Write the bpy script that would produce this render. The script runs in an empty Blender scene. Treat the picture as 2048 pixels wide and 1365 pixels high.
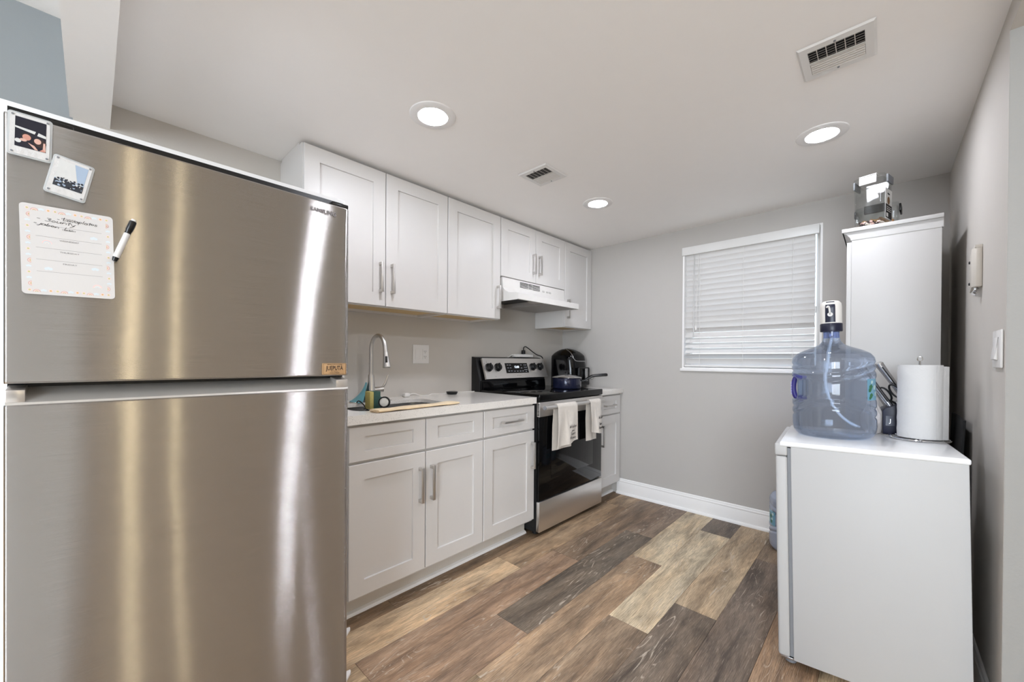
import bpy, bmesh, math, random
from mathutils import Vector, Matrix
random.seed(7)
PI = math.pi
sc = bpy.context.scene
COL = sc.collection

# ------------------------------------------------------------------ camera
cy_, sy_ = math.cos(.7535), math.sin(.7535); cp, sp = math.cos(-.005), math.sin(-.005)
F = Vector((cy_*cp, sy_*cp, sp)); R0 = Vector((sy_, -cy_, 0)); U0 = R0.cross(F)
cr, sr = math.cos(.0065), math.sin(.0065)
R_ = R0*cr + U0*sr; U_ = U0*cr - R0*sr
cam = bpy.data.cameras.new('camera'); camo = bpy.data.objects.new('camera', cam); COL.objects.link(camo)
camo.matrix_world = Matrix(((R_.x, U_.x, -F.x, 0), (R_.y, U_.y, -F.y, -2.2839), (R_.z, U_.z, -F.z, 1.1573), (0, 0, 0, 1)))
cam.sensor_width = 36; cam.lens = 789.0762*36/2048; cam.shift_y = 41.3178/2048
cam.clip_start = .02; cam.clip_end = 200
sc.camera = camo

# ------------------------------------------------------------------ world, light levels, exposure
sc.view_settings.view_transform = 'Standard'; sc.view_settings.look = 'None'
sc.view_settings.exposure = 0.19; sc.view_settings.gamma = 1; sc.view_settings.use_curve_mapping = False
DOWNLIGHT = 165.0        # radiance of the ceiling lamp discs
BANDLIGHT = 24.0  # radiance of the added warm lamps behind the camera
FILL_GLOBE = 55.0  # radiance of the added fill globe
SKY_STRENGTH = 1.6
sc.cycles.max_bounces = 10; sc.cycles.diffuse_bounces = 6; sc.cycles.transmission_bounces = 8
sc.cycles.sample_clamp_indirect = 6; sc.cycles.transparent_max_bounces = 40
W = bpy.data.worlds.new('sky'); sc.world = W; W.use_nodes = True
nt = W.node_tree; nt.nodes.clear()
wo = nt.nodes.new('ShaderNodeOutputWorld'); bg = nt.nodes.new('ShaderNodeBackground')
tc = nt.nodes.new('ShaderNodeTexCoord'); sep = nt.nodes.new('ShaderNodeSeparateXYZ'); rp = nt.nodes.new('ShaderNodeValToRGB')
nt.links.new(tc.outputs['Generated'], sep.inputs[0]); nt.links.new(sep.outputs['Z'], rp.inputs[0])
rp.color_ramp.elements[0].position = .0; rp.color_ramp.elements[0].color = (.95, .97, 1, 1)
rp.color_ramp.elements[1].position = .5; rp.color_ramp.elements[1].color = (.38, .62, .95, 1)
nt.links.new(rp.outputs[0], bg.inputs[0]); bg.inputs[1].default_value = SKY_STRENGTH
nt.links.new(bg.outputs[0], wo.inputs[0])

def area(name, loc, direction, sx, sy, power, color):
    l = bpy.data.lights.new(name, 'AREA'); l.shape = 'RECTANGLE'; l.size = sx; l.size_y = sy; l.energy = power; l.color = color
    o = bpy.data.objects.new(name, l); COL.objects.link(o); o.location = loc
    o.rotation_euler = Vector(direction).to_track_quat('-Z', 'Y').to_euler(); return o
# daylight in the window openings of the adjoining living room
area('daylight_side_window', (-3.42, -3.6, 1.45), (1, 0, 0), 2.2, 1.5, 170, (.80, .90, 1))

# ------------------------------------------------------------------ materials
def lin(c):
    c = c/255.0
    return c/12.92 if c <= .04045 else ((c+.055)/1.055)**2.4
def L(c): return (lin(c[0]), lin(c[1]), lin(c[2]), 1)
MATS = {}
def mat(name, c, rough=.5, metal=0, var=.04, vscale=14, bump=0, bscale=120, stretch=(1, 1, 1), spec=.5, coat=0, emit=None, trans=0, ior=1.45, alpha=1, sheen=0):
    if name in MATS: return MATS[name]
    m = bpy.data.materials.new(name); m.use_nodes = True; n = m.node_tree.nodes; l = m.node_tree.links
    b = n['Principled BSDF']
    b.inputs['Roughness'].default_value = rough; b.inputs['Metallic'].default_value = metal
    b.inputs['Specular IOR Level'].default_value = spec; b.inputs['Coat Weight'].default_value = coat
    b.inputs['Transmission Weight'].default_value = trans; b.inputs['IOR'].default_value = ior
    b.inputs['Alpha'].default_value = alpha; b.inputs['Sheen Weight'].default_value = sheen
    t = n.new('ShaderNodeTexCoord'); mp = n.new('ShaderNodeMapping'); mp.inputs['Scale'].default_value = stretch
    l.new(t.outputs['Object'], mp.inputs[0])
    no = n.new('ShaderNodeTexNoise'); no.inputs['Scale'].default_value = vscale; no.inputs['Detail'].default_value = 4
    l.new(mp.outputs[0], no.inputs['Vector'])
    mx = n.new('ShaderNodeMixRGB'); c1 = L(c); 
    mx.inputs[1].default_value = tuple(v*(1-var) for v in c1[:3])+(1,); mx.inputs[2].default_value = tuple(min(1, v*(1+var)) for v in c1[:3])+(1,)
    l.new(no.outputs['Fac'], mx.inputs[0]); l.new(mx.outputs[0], b.inputs['Base Color'])
    if bump:
        n2 = n.new('ShaderNodeTexNoise'); n2.inputs['Scale'].default_value = bscale; n2.inputs['Detail'].default_value = 3
        l.new(mp.outputs[0], n2.inputs['Vector'])
        bu = n.new('ShaderNodeBump'); bu.inputs['Strength'].default_value = bump; bu.inputs['Distance'].default_value = .002
        l.new(n2.outputs['Fac'], bu.inputs['Height']); l.new(bu.outputs[0], b.inputs['Normal'])
    if emit:
        b.inputs['Emission Color'].default_value = L(emit[0]); b.inputs['Emission Strength'].default_value = emit[1]
    MATS[name] = m; return m

M_wall = mat('wall_paint', (192, 187, 180), .75, var=.015, bump=.12, bscale=160)
M_wallc = mat('wall_paint_living', (215, 212, 206), .75, var=.015, bump=.12, bscale=160)
M_ceil = mat('ceiling_paint', (243, 240, 237), .55, var=.01, bump=.08, bscale=120)
M_trim = mat('trim_paint', (232, 230, 228), .35, var=.015)
M_cab = mat('cabinet_white', (208, 205, 202), .38, var=.01)
M_cabin = mat('cabinet_raw_plywood', (205, 178, 132), .7, var=.12, stretch=(1, 8, 8))
M_nick = mat('brushed_nickel', (205, 202, 198), .38, 1, var=.05, stretch=(4, 4, 40))
M_chrome = mat('chrome', (205, 205, 205), .1, 1, var=.02)
M_steel2 = mat('range_stainless', (222, 219, 216), .36, 1, var=.04, stretch=(1, 40, 60), vscale=20)
M_black = mat('black_plastic', (14, 14, 15), .3, var=.1)
M_blackm = mat('black_matte', (20, 20, 21), .6, var=.1)
M_glassb = mat('black_glass', (6, 6, 7), .07, var=.05, spec=.3)
M_oven = mat('oven_window_glass', (12, 12, 13), .07, var=.05, spec=.35)
M_white = mat('white_plastic', (220, 218, 215), .35, var=.01)
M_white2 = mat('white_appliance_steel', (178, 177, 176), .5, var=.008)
M_gray = mat('gray_plastic', (120, 122, 126), .45, var=.05)
M_dark = mat('dark_gap', (28, 28, 30), .7, var=.1)
M_sink = mat('sink_steel', (165, 165, 165), .3, 1, var=.05)
M_ink = mat('ink_black', (24, 22, 24), .5, var=.05)
M_inkg = mat('ink_gray', (120, 118, 118), .6, var=.05)
M_paper = mat('paper_towel_paper', (204, 202, 200), .9, var=.02, bump=.9, bscale=90, sheen=.2)
M_towel = mat('cream_terry', (214, 206, 196), .95, var=.08, vscale=60, bump=1.0, bscale=400, sheen=.4)
M_yel = mat('yellow_cloth', (222, 198, 160), .9, var=.08, vscale=50, bump=.7, bscale=350, sheen=.3)
M_blue = mat('blue_cloth', (96, 150, 158), .9, var=.15, bump=.7, bscale=300, sheen=.3)
M_sponge = mat('sponge_yellow', (186, 172, 104), .95, var=.15, vscale=120, bump=.8, bscale=300)
M_scour = mat('sponge_green', (62, 92, 84), .95, var=.3, vscale=200, bump=.9, bscale=400)
M_pot = mat('pot_blue_enamel', (30, 34, 58), .18, .3, var=.1, coat=.6)
M_purple = mat('bottle_purple', (50, 42, 116), .35, var=.05)
M_navy = mat('navy_plastic', (22, 24, 46), .35, var=.05)
M_wood = mat('pale_wood', (196, 158, 104), .5, var=.15, stretch=(1, 1, 10))
M_copper = mat('wood_magnet', (176, 140, 100), .5, var=.15, stretch=(10, 1, 1))
M_cord = mat('white_cord', (225, 222, 218), .4, var=.02)
M_lampoff = mat('lamp_trim', (232, 230, 228), .4, var=.01)
M_beige = mat('beige_metal', (206, 200, 190), .45, .2, var=.04)
M_silver = mat('satin_silver', (190, 190, 192), .25, 1, var=.03)

def emis(name, c, s):
    m = bpy.data.materials.new(name); m.use_nodes = True; n = m.node_tree.nodes; l = m.node_tree.links
    b = n['Principled BSDF']; b.inputs['Base Color'].default_value = (.9, .9, .9, 1)
    b.inputs['Emission Color'].default_value = c+(1,); b.inputs['Emission Strength'].default_value = s
    return m
M_lamp = emis('lamp_diffuser', (.94, .975, 1.08), DOWNLIGHT)
M_lampw = emis('band_lamp_warm', (1, .84, .55), BANDLIGHT)
M_globe = emis('fill_globe', (.95, .975, 1.05), FILL_GLOBE)
M_led = emis('display_digits', (.8, .9, 1), 1.6)
M_led.node_tree.nodes['Principled BSDF'].inputs['Base Color'].default_value = (.1, .1, .1, 1)

GROOVE = .95
# brushed fridge steel, grain running sideways
def steel():
    m = bpy.data.materials.new('fridge_brushed_steel'); m.use_nodes = True; n = m.node_tree.nodes; l = m.node_tree.links
    b = n['Principled BSDF']; b.inputs['Metallic'].default_value = 1; b.inputs['Roughness'].default_value = .33
    b.inputs['Anisotropic'].default_value = 1.0; b.inputs['Anisotropic Rotation'].default_value = .25
    tg = n.new('ShaderNodeTangent'); tg.direction_type = 'RADIAL'; tg.axis = 'Z'; l.new(tg.outputs[0], b.inputs['Tangent'])
    t = n.new('ShaderNodeTexCoord'); mp = n.new('ShaderNodeMapping'); mp.inputs['Scale'].default_value = (2, 2, 700)
    l.new(t.outputs['Object'], mp.inputs[0])
    no = n.new('ShaderNodeTexNoise'); no.inputs['Scale'].default_value = 3; no.inputs['Detail'].default_value = 3; l.new(mp.outputs[0], no.inputs['Vector'])
    cr = n.new('ShaderNodeValToRGB'); cr.color_ramp.elements[0].color = (.36, .345, .33, 1); cr.color_ramp.elements[1].color = (.46, .44, .425, 1)
    cr.color_ramp.elements[0].position = .3; cr.color_ramp.elements[1].position = .7
    l.new(no.outputs['Fac'], cr.inputs[0])
    # faint smudges and small scratches
    sm = n.new('ShaderNodeTexNoise'); sm.inputs['Scale'].default_value = 5; sm.inputs['Detail'].default_value = 6; l.new(t.outputs['Object'], sm.inputs['Vector'])
    mr = n.new('ShaderNodeMapRange'); mr.inputs[1].default_value = .35; mr.inputs[2].default_value = .75; mr.inputs[3].default_value = .25; mr.inputs[4].default_value = .31
    b.inputs['Roughness'].default_value = .16
    l.new(cr.outputs[0], b.inputs['Base Color'])
    wv = n.new('ShaderNodeTexNoise'); wv.inputs['Scale'].default_value = 2.2; wv.inputs['Detail'].default_value = 1; l.new(t.outputs['Object'], wv.inputs['Vector'])
    bu = n.new('ShaderNodeBump'); bu.inputs['Strength'].default_value = .30; bu.inputs['Distance'].default_value = .004
    l.new(wv.outputs['Fac'], bu.inputs['Height'])
    # fine sideways brushing grooves: each groove tilts the surface a little up or down
    sp_ = n.new('ShaderNodeSeparateXYZ'); l.new(t.outputs['Object'], sp_.inputs[0])
    wn = n.new('ShaderNodeTexWhiteNoise'); wn.noise_dimensions = '1D'; l.new(sp_.outputs['Z'], wn.inputs['W'])
    g1 = n.new('ShaderNodeMapRange'); g1.inputs[3].default_value = -GROOVE; g1.inputs[4].default_value = GROOVE; l.new(wn.outputs['Value'], g1.inputs[0])
    g1.inputs[3].default_value = -1; g1.inputs[4].default_value = 1
    p3 = n.new('ShaderNodeMath'); p3.operation = 'MULTIPLY'; l.new(g1.outputs[0], p3.inputs[0]); l.new(g1.outputs[0], p3.inputs[1])
    p4 = n.new('ShaderNodeMath'); p4.operation = 'MULTIPLY'; l.new(g1.outputs[0], p4.inputs[0]); l.new(p3.outputs[0], p4.inputs[1])
    p5 = n.new('ShaderNodeMath'); p5.operation = 'MULTIPLY'; l.new(p4.outputs[0], p5.inputs[0]); p5.inputs[1].default_value = GROOVE*.55
    p6 = n.new('ShaderNodeMath'); p6.operation = 'MULTIPLY_ADD'; l.new(g1.outputs[0], p6.inputs[0]); p6.inputs[1].default_value = GROOVE*.45; l.new(p5.outputs[0], p6.inputs[2])
    cb = n.new('ShaderNodeCombineXYZ'); l.new(p6.outputs[0], cb.inputs['Z'])
    ad = n.new('ShaderNodeVectorMath'); ad.operation = 'ADD'; l.new(bu.outputs[0], ad.inputs[0]); l.new(cb.outputs[0], ad.inputs[1])
    nm = n.new('ShaderNodeVectorMath'); nm.operation = 'NORMALIZE'; l.new(ad.outputs[0], nm.inputs[0]); l.new(nm.outputs[0], b.inputs['Normal'])
    return m
M_steel = steel()

def quartz():
    m = bpy.data.materials.new('quartz_worktop'); m.use_nodes = True; n = m.node_tree.nodes; l = m.node_tree.links
    b = n['Principled BSDF']; b.inputs['Roughness'].default_value = .16
    t = n.new('ShaderNodeTexCoord')
    v = n.new('ShaderNodeTexVoronoi'); v.inputs['Scale'].default_value = 190; l.new(t.outputs['Object'], v.inputs['Vector'])
    r = n.new('ShaderNodeValToRGB'); r.color_ramp.elements[0].position = .16; r.color_ramp.elements[0].color = L((146, 140, 134)); r.color_ramp.elements[1].position = .24; r.color_ramp.elements[1].color = L((226, 222, 216))
    l.new(v.outputs['Distance'], r.inputs[0])
    no = n.new('ShaderNodeTexNoise'); no.inputs['Scale'].default_value = 22; l.new(t.outputs['Object'], no.inputs['Vector'])
    r2 = n.new('ShaderNodeValToRGB'); r2.color_ramp.elements[0].position = .36; r2.color_ramp.elements[1].position = .50
    l.new(no.outputs['Fac'], r2.inputs[0])
    mx = n.new('ShaderNodeMixRGB'); mx.inputs[1].default_value = L((226, 222, 216)); l.new(r2.outputs[0], mx.inputs[0]); l.new(r.outputs[0], mx.inputs[2])
    l.new(mx.outputs[0], b.inputs['Base Color']); return m
M_quartz = quartz()

def planks_mat():
    m = bpy.data.materials.new('vinyl_oak_planks'); m.use_nodes = True; n = m.node_tree.nodes; l = m.node_tree.links
    b = n['Principled BSDF']
    a = n.new('ShaderNodeAttribute'); a.attribute_name = 'tone'
    uv = n.new('ShaderNodeUVMap'); uv.uv_map = 'grain'
    def mapping(s):
        mp = n.new('ShaderNodeMapping'); mp.inputs['Scale'].default_value = s; l.new(uv.outputs[0], mp.inputs[0]); return mp
    def noise(mp, sc_, det, dist=0, rough=.6):
        x = n.new('ShaderNodeTexNoise'); x.inputs['Scale'].default_value = sc_; x.inputs['Detail'].default_value = det; x.inputs['Distortion'].default_value = dist; x.inputs['Roughness'].default_value = rough
        l.new(mp.outputs[0], x.inputs['Vector']); return x
    def ramp(src, p0, p1, c0, c1):
        r = n.new('ShaderNodeValToRGB'); e = r.color_ramp.elements; e[0].position = p0; e[1].position = p1; e[0].color = c0; e[1].color = c1
        l.new(src, r.inputs[0]); return r
    def mix(kind, fac, c1, c2):
        x = n.new('ShaderNodeMixRGB'); x.blend_type = kind
        if isinstance(fac, float): x.inputs[0].default_value = fac
        else: l.new(fac, x.inputs[0])
        for i, c in ((1, c1), (2, c2)):
            if isinstance(c, tuple): x.inputs[i].default_value = c
            else: l.new(c, x.inputs[i])
        return x
    big = noise(mapping((1.6, 9, 1)), 1.6, 4, .6)             # broad dark/light clouds
    r1 = ramp(big.outputs['Fac'], .32, .70, (.42, .40, .39, 1), (1.34, 1.32, 1.28, 1))
    c = mix('MULTIPLY', 1.0, a.outputs['Color'], r1.outputs[0])
    hue = noise(mapping((1.2, 5, 1)), 1.4, 2, .3)
    r0 = ramp(hue.outputs['Fac'], .4, .66, (1, 1, 1, 1), (1.05, .96, .87, 1))
    c = mix('MULTIPLY', .8, c.outputs[0], r0.outputs[0])
    fine = noise(mapping((6, 190, 1)), 2.2, 7, .6, .75)        # fine grain
    r2 = ramp(fine.outputs['Fac'], .38, .60, (.50, .48, .46, 1), (1.18, 1.18, 1.18, 1))
    c = mix('MULTIPLY', 1.0, c.outputs[0], r2.outputs[0])
    # cathedral rings
    wmp = mapping((1.1, 7, 1)); wn = noise(wmp, 1.3, 2, .8)
    ma = n.new('ShaderNodeMath'); ma.operation = 'MULTIPLY'; ma.inputs[1].default_value = 85; l.new(wn.outputs['Fac'], ma.inputs[0])
    ms = n.new('ShaderNodeMath'); ms.operation = 'SINE'; l.new(ma.outputs[0], ms.inputs[0])
    r3 = ramp(ms.outputs[0], .84, .995, (0, 0, 0, 1), (.8, .8, .8, 1))
    brk = noise(mapping((10, 60, 1)), 1.5, 3); r4 = ramp(brk.outputs['Fac'], .42, .58, (0, 0, 0, 1), (1, 1, 1, 1))
    zone = noise(mapping((.9, 4, 1)), 2.1, 1); r5 = ramp(zone.outputs['Fac'], .50, .60, (0, 0, 0, 1), (1, 1, 1, 1))
    lm = mix('MULTIPLY', 1.0, r3.outputs[0], r4.outputs[0]); lm = mix('MULTIPLY', 1.0, lm.outputs[0], r5.outputs[0])
    # short limed scratches everywhere
    sc2 = noise(mapping((9, 240, 1)), 1.6, 3, .4); r6 = ramp(sc2.outputs['Fac'], .60, .70, (0, 0, 0, 1), (.45, .45, .45, 1))
    lm2 = mix('ADD', 1.0, lm.outputs[0], r6.outputs[0])
    c = mix('MIX', lm2.outputs[0], c.outputs[0], L((196, 182, 164)))
    l.new(c.outputs[0], b.inputs['Base Color'])
    rr = n.new('ShaderNodeMapRange'); rr.inputs[3].default_value = .42; rr.inputs[4].default_value = .62; l.new(fine.outputs['Fac'], rr.inputs[0]); l.new(rr.outputs[0], b.inputs['Roughness'])
    bu = n.new('ShaderNodeBump'); bu.inputs['Strength'].default_value = .25; bu.inputs['Distance'].default_value = .001
    l.new(fine.outputs['Fac'], bu.inputs['Height']); l.new(bu.outputs[0], b.inputs['Normal'])
    return m
M_plank = planks_mat()

def clearmat(name, tint, trans=.6, rough=.05, ior=1.2):
    """clear plastic: part see-through, part refracting"""
    m = bpy.data.materials.new(name); m.use_nodes = True; n = m.node_tree.nodes; l = m.node_tree.links
    n.remove(n['Principled BSDF']); o = n['Material Output']
    tr = n.new('ShaderNodeBsdfTransparent'); tr.inputs[0].default_value = L(tint)
    g = n.new('ShaderNodeBsdfGlass'); g.inputs['Color'].default_value = L(tint); g.inputs['Roughness'].default_value = rough; g.inputs['IOR'].default_value = ior
    gl = n.new('ShaderNodeBsdfGlossy'); gl.inputs['Roughness'].default_value = .06
    m1 = n.new('ShaderNodeMixShader'); m1.inputs[0].default_value = trans; l.new(g.outputs[0], m1.inputs[1]); l.new(tr.outputs[0], m1.inputs[2])
    lw = n.new('ShaderNodeLayerWeight'); lw.inputs['Blend'].default_value = .5; pw = n.new('ShaderNodeMath'); pw.operation = 'POWER'; pw.inputs[1].default_value = 5; l.new(lw.outputs['Facing'], pw.inputs[0])
    fr = n.new('ShaderNodeMapRange'); fr.inputs[3].default_value = .035; fr.inputs[4].default_value = .6; l.new(pw.outputs[0], fr.inputs[0])
    m2 = n.new('ShaderNodeMixShader'); l.new(fr.outputs[0], m2.inputs[0]); l.new(m1.outputs[0], m2.inputs[1]); l.new(gl.outputs[0], m2.inputs[2])
    l.new(m2.outputs[0], o.inputs[0]); return m
M_bottle = clearmat('bottle_blue_clear', (230, 238, 250), .5, .03, 1.2)
M_clear = clearmat('clear_plastic', (250, 251, 251), .96, .02, 1.05)
M_bottleneck = clearmat('bottle_neck_blue', (188, 200, 232), .4, .05, 1.2)
M_graybottle = mat('bottle_grey_blue', (150, 158, 176), .25, var=.06, coat=.4)
M_bag = mat('plastic_bag', (205, 198, 194), .3, var=.1, bump=.8, bscale=30, alpha=.8)
M_pane = clearmat('window_glass', (250, 252, 252), .95, 0, 1.02)
M_tube = mat('clear_hose', (225, 232, 240), .3, var=.02, alpha=.75)

# ------------------------------------------------------------------ mesh helpers
class MB:
    def __init__(s): s.bm = bmesh.new(); s.uvtone = None
    def _fin(s, faces, m):
        for f in faces: f.material_index = m
    def box(s, x0, y0, z0, x1, y1, z1, m=0, bev=0, seg=2, mtx=None):
        x0, x1 = sorted((x0, x1)); y0, y1 = sorted((y0, y1)); z0, z1 = sorted((z0, z1))
        vs = [s.bm.verts.new((x, y, z)) for x in (x0, x1) for y in (y0, y1) for z in (z0, z1)]
        fs = [s.bm.faces.new([vs[i] for i in q]) for q in ((0, 1, 3, 2), (4, 6, 7, 5), (0, 4, 5, 1), (2, 3, 7, 6), (0, 2, 6, 4), (1, 5, 7, 3))]
        s._fin(fs, m)
        if bev:
            es = list({e for f in fs for e in f.edges})
            r = bmesh.ops.bevel(s.bm, geom=es, offset=bev, segments=seg, affect='EDGES', profile=.5)
            vs = list({v for f in r['faces'] for v in f.verts} | {v for v in vs if v.is_valid})
            s._fin(r['faces'], m)
        if mtx is not None:
            for v in vs: v.co = mtx @ v.co
        return vs
    def poly(s, pts, m=0):
        f = s.bm.faces.new([s.bm.verts.new(p) for p in pts]); f.material_index = m; return f
    def prism(s, pts, axis, a, b, m=0, bev=0):
        """polygon (2D) extruded along axis from a to b. 2D order: x:(y,z) y:(x,z) z:(x,y)"""
        def P(p, t): return {'x': (t, p[0], p[1]), 'y': (p[0], t, p[1]), 'z': (p[0], p[1], t)}[axis]
        v0 = [s.bm.verts.new(P(p, a)) for p in pts]; v1 = [s.bm.verts.new(P(p, b)) for p in pts]; n = len(pts)
        fs = [s.bm.faces.new(v0), s.bm.faces.new(v1[::-1])]
        for i in range(n): fs.append(s.bm.faces.new((v0[i], v0[(i+1) % n], v1[(i+1) % n], v1[i])))
        s._fin(fs, m)
        if bev:
            es = list({e for f in fs for e in f.edges})
            r = bmesh.ops.bevel(s.bm, geom=es, offset=bev, segments=2, affect='EDGES', profile=.5); s._fin(r['faces'], m)
        return v0+v1
    def ring(s, c, u, v, ru, rv, n):
        return [s.bm.verts.new(c+u*(ru*math.cos(2*PI*i/n))+v*(rv*math.sin(2*PI*i/n))) for i in range(n)]
    def bridge(s, a, b, m):
        n = len(a)
        for i in range(n):
            f = s.bm.faces.new((a[i], a[(i+1) % n], b[(i+1) % n], b[i])); f.material_index = m
    def cyl(s, p0, p1, r0, r1=None, m=0, n=20, caps=True):
        p0, p1 = Vector(p0), Vector(p1); r1 = r0 if r1 is None else r1; d = (p1-p0).normalized()
        u = d.orthogonal().normalized(); v = d.cross(u)
        a = s.ring(p0, u, v, r0, r0, n); b = s.ring(p1, u, v, r1, r1, n); s.bridge(a, b, m)
        if caps:
            f = s.bm.faces.new(a[::-1]); f.material_index = m; f = s.bm.faces.new(b); f.material_index = m
    def tube(s, pts, r, m=0, n=10, caps=True, flat=1.0):
        pts = [Vector(p) for p in pts]; rs = r if isinstance(r, (list, tuple)) else [r]*len(pts)
        prev = None; u = None
        for i, p in enumerate(pts):
            d = (pts[min(i+1, len(pts)-1)]-pts[max(i-1, 0)]).normalized()
            if u is None: u = d.orthogonal().normalized()
            else: u = (u-d*u.dot(d)).normalized()
            v = d.cross(u); ring = s.ring(p, u, v, rs[i], rs[i]*flat, n)
            if prev: s.bridge(prev, ring, m)
            elif caps: f = s.bm.faces.new(ring[::-1]); f.material_index = m
            prev = ring
        if caps: f = s.bm.faces.new(prev); f.material_index = m
    def lathe(s, prof, c=(0, 0, 0), n=40, m=0, mtx=None, sy=1, mids=None):
        """profile [(r,z)...] about a vertical axis"""
        c = Vector(c); prev = None; X, Y = Vector((1, 0, 0)), Vector((0, 1, 0)); allv = []
        for i, (r, z) in enumerate(prof):
            mi = mids[i-1] if mids and i else m
            if r < 1e-6: ring = [s.bm.verts.new(c+Vector((0, 0, z)))]
            else: ring = s.ring(c+Vector((0, 0, z)), X, Y, r, r*sy, n)
            if prev:
                if len(prev) == 1 and len(ring) > 1:
                    for k in range(n): f = s.bm.faces.new((prev[0], ring[(k+1) % n], ring[k])); f.material_index = mi
                elif len(ring) == 1 and len(prev) > 1:
                    for k in range(n): f = s.bm.faces.new((prev[k], prev[(k+1) % n], ring[0])); f.material_index = mi
                elif len(ring) > 1: s.bridge(prev, ring, mi)
            prev = ring; allv += ring
        if mtx is not None:
            for v in allv: v.co = mtx @ v.co
        return allv
    def disc(s, c, r, normal, m=0, n=20, ry=None, up=None):
        c = Vector(c); d = Vector(normal).normalized(); u = d.orthogonal().normalized() if up is None else Vector(up).normalized(); v = d.cross(u)
        f = s.bm.faces.new(s.ring(c, u, v, r, ry or r, n)); f.material_index = m
    def grid(s, fn, nu, nv, m=0, thick=0, wrapu=False):
        vs = [[s.bm.verts.new(fn(i/nu, j/nv)) for j in range(nv+1)] for i in range(nu if wrapu else nu+1)]
        fs = []
        for i in range(nu):
            a = vs[i]; b = vs[(i+1) % len(vs)]
            for j in range(nv):
                f = s.bm.faces.new((a[j], b[j], b[j+1], a[j+1])); f.material_index = m; fs.append(f)
        if thick:
            bmesh.ops.recalc_face_normals(s.bm, faces=fs)
            bmesh.ops.solidify(s.bm, geom=fs, thickness=thick)
        return fs
    def text(s, txt, size, origin, right, up, m=0, depth=.0006, bold=0, align='CENTER', shear=0, width=None):
        cu = bpy.data.curves.new('t', 'FONT'); cu.body = txt; cu.size = size; cu.extrude = depth; cu.offset = bold; cu.align_x = align; cu.align_y = 'CENTER'; cu.shear = shear
        cu.resolution_u = 3
        o = bpy.data.objects.new('t', cu); COL.objects.link(o); bpy.context.view_layer.update()
        me = bpy.data.meshes.new_from_object(o.evaluated_get(bpy.context.evaluated_depsgraph_get()))
        r = Vector(right).normalized(); u = Vector(up).normalized(); nn = r.cross(u)
        kx = 1
        if width:
            xs = [v.co.x for v in me.vertices]; kx = width/(max(xs)-min(xs))
        M = Matrix(((r.x*kx, u.x, nn.x, origin[0]), (r.y*kx, u.y, nn.y, origin[1]), (r.z*kx, u.z, nn.z, origin[2]), (0, 0, 0, 1)))
        me.transform(M)
        for p in me.polygons: p.material_index = m
        k0 = len(s.bm.faces); s.bm.from_mesh(me); s.bm.faces.ensure_lookup_table()
        for f in s.bm.faces[k0:]: f.material_index = m
        bpy.data.objects.remove(o); bpy.data.curves.remove(cu); bpy.data.meshes.remove(me)
    def build(s, name, mats, parent=None, ang=35, local=False, recalc=True):
        if recalc: bmesh.ops.recalc_face_normals(s.bm, faces=s.bm.faces)
        me = bpy.data.meshes.new(name); s.bm.to_mesh(me); s.bm.free()
        for m in (mats if isinstance(mats, (list, tuple)) else [mats]): me.materials.append(m)
        for p in me.polygons: p.use_smooth = True
        me.set_sharp_from_angle(angle=math.radians(ang))
        o = bpy.data.objects.new(name, me); COL.objects.link(o)
        if parent:
            o.parent = parent
            if not local: me.transform(wmat(parent).inverted())
        elif not local:
            # top-level mesh: origin at its base
            co = [v.co for v in me.vertices]
            c = Vector(((min(v.x for v in co)+max(v.x for v in co))/2, (min(v.y for v in co)+max(v.y for v in co))/2, min(v.z for v in co)))
            me.transform(Matrix.Translation(-c)); o.location = c
        return o
def wmat(o):
    m = o.matrix_basis.copy()
    while o.parent: o = o.parent; m = o.matrix_basis @ m
    return m
def thing(name, label, cat, loc=(0, 0, 0), rot=(0, 0, 0), group=None):
    o = bpy.data.objects.new(name, None); COL.objects.link(o); o.empty_display_size = .1
    o.location = loc; o.rotation_euler = rot; o['label'] = label; o['category'] = cat
    if group: o['group'] = group
    return o
def tag(o, label, cat, group=None):
    o['label'] = label; o['category'] = cat
    if group: o['group'] = group
    return o
def struct(o): o['kind'] = 'structure'; return o
def arc(cx, cy, r, a0, a1, n):
    return [(cx+r*math.cos(math.radians(a0+(a1-a0)*i/n)), cy+r*math.sin(math.radians(a0+(a1-a0)*i/n))) for i in range(n+1)]
def rrect(x0, y0, x1, y1, r, n=5):
    return arc(x1-r, y0+r, r, -90, 0, n)+arc(x1-r, y1-r, r, 0, 90, n)+arc(x0+r, y1-r, r, 90, 180, n)+arc(x0+r, y0+r, r, 180, 270, n)
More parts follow.
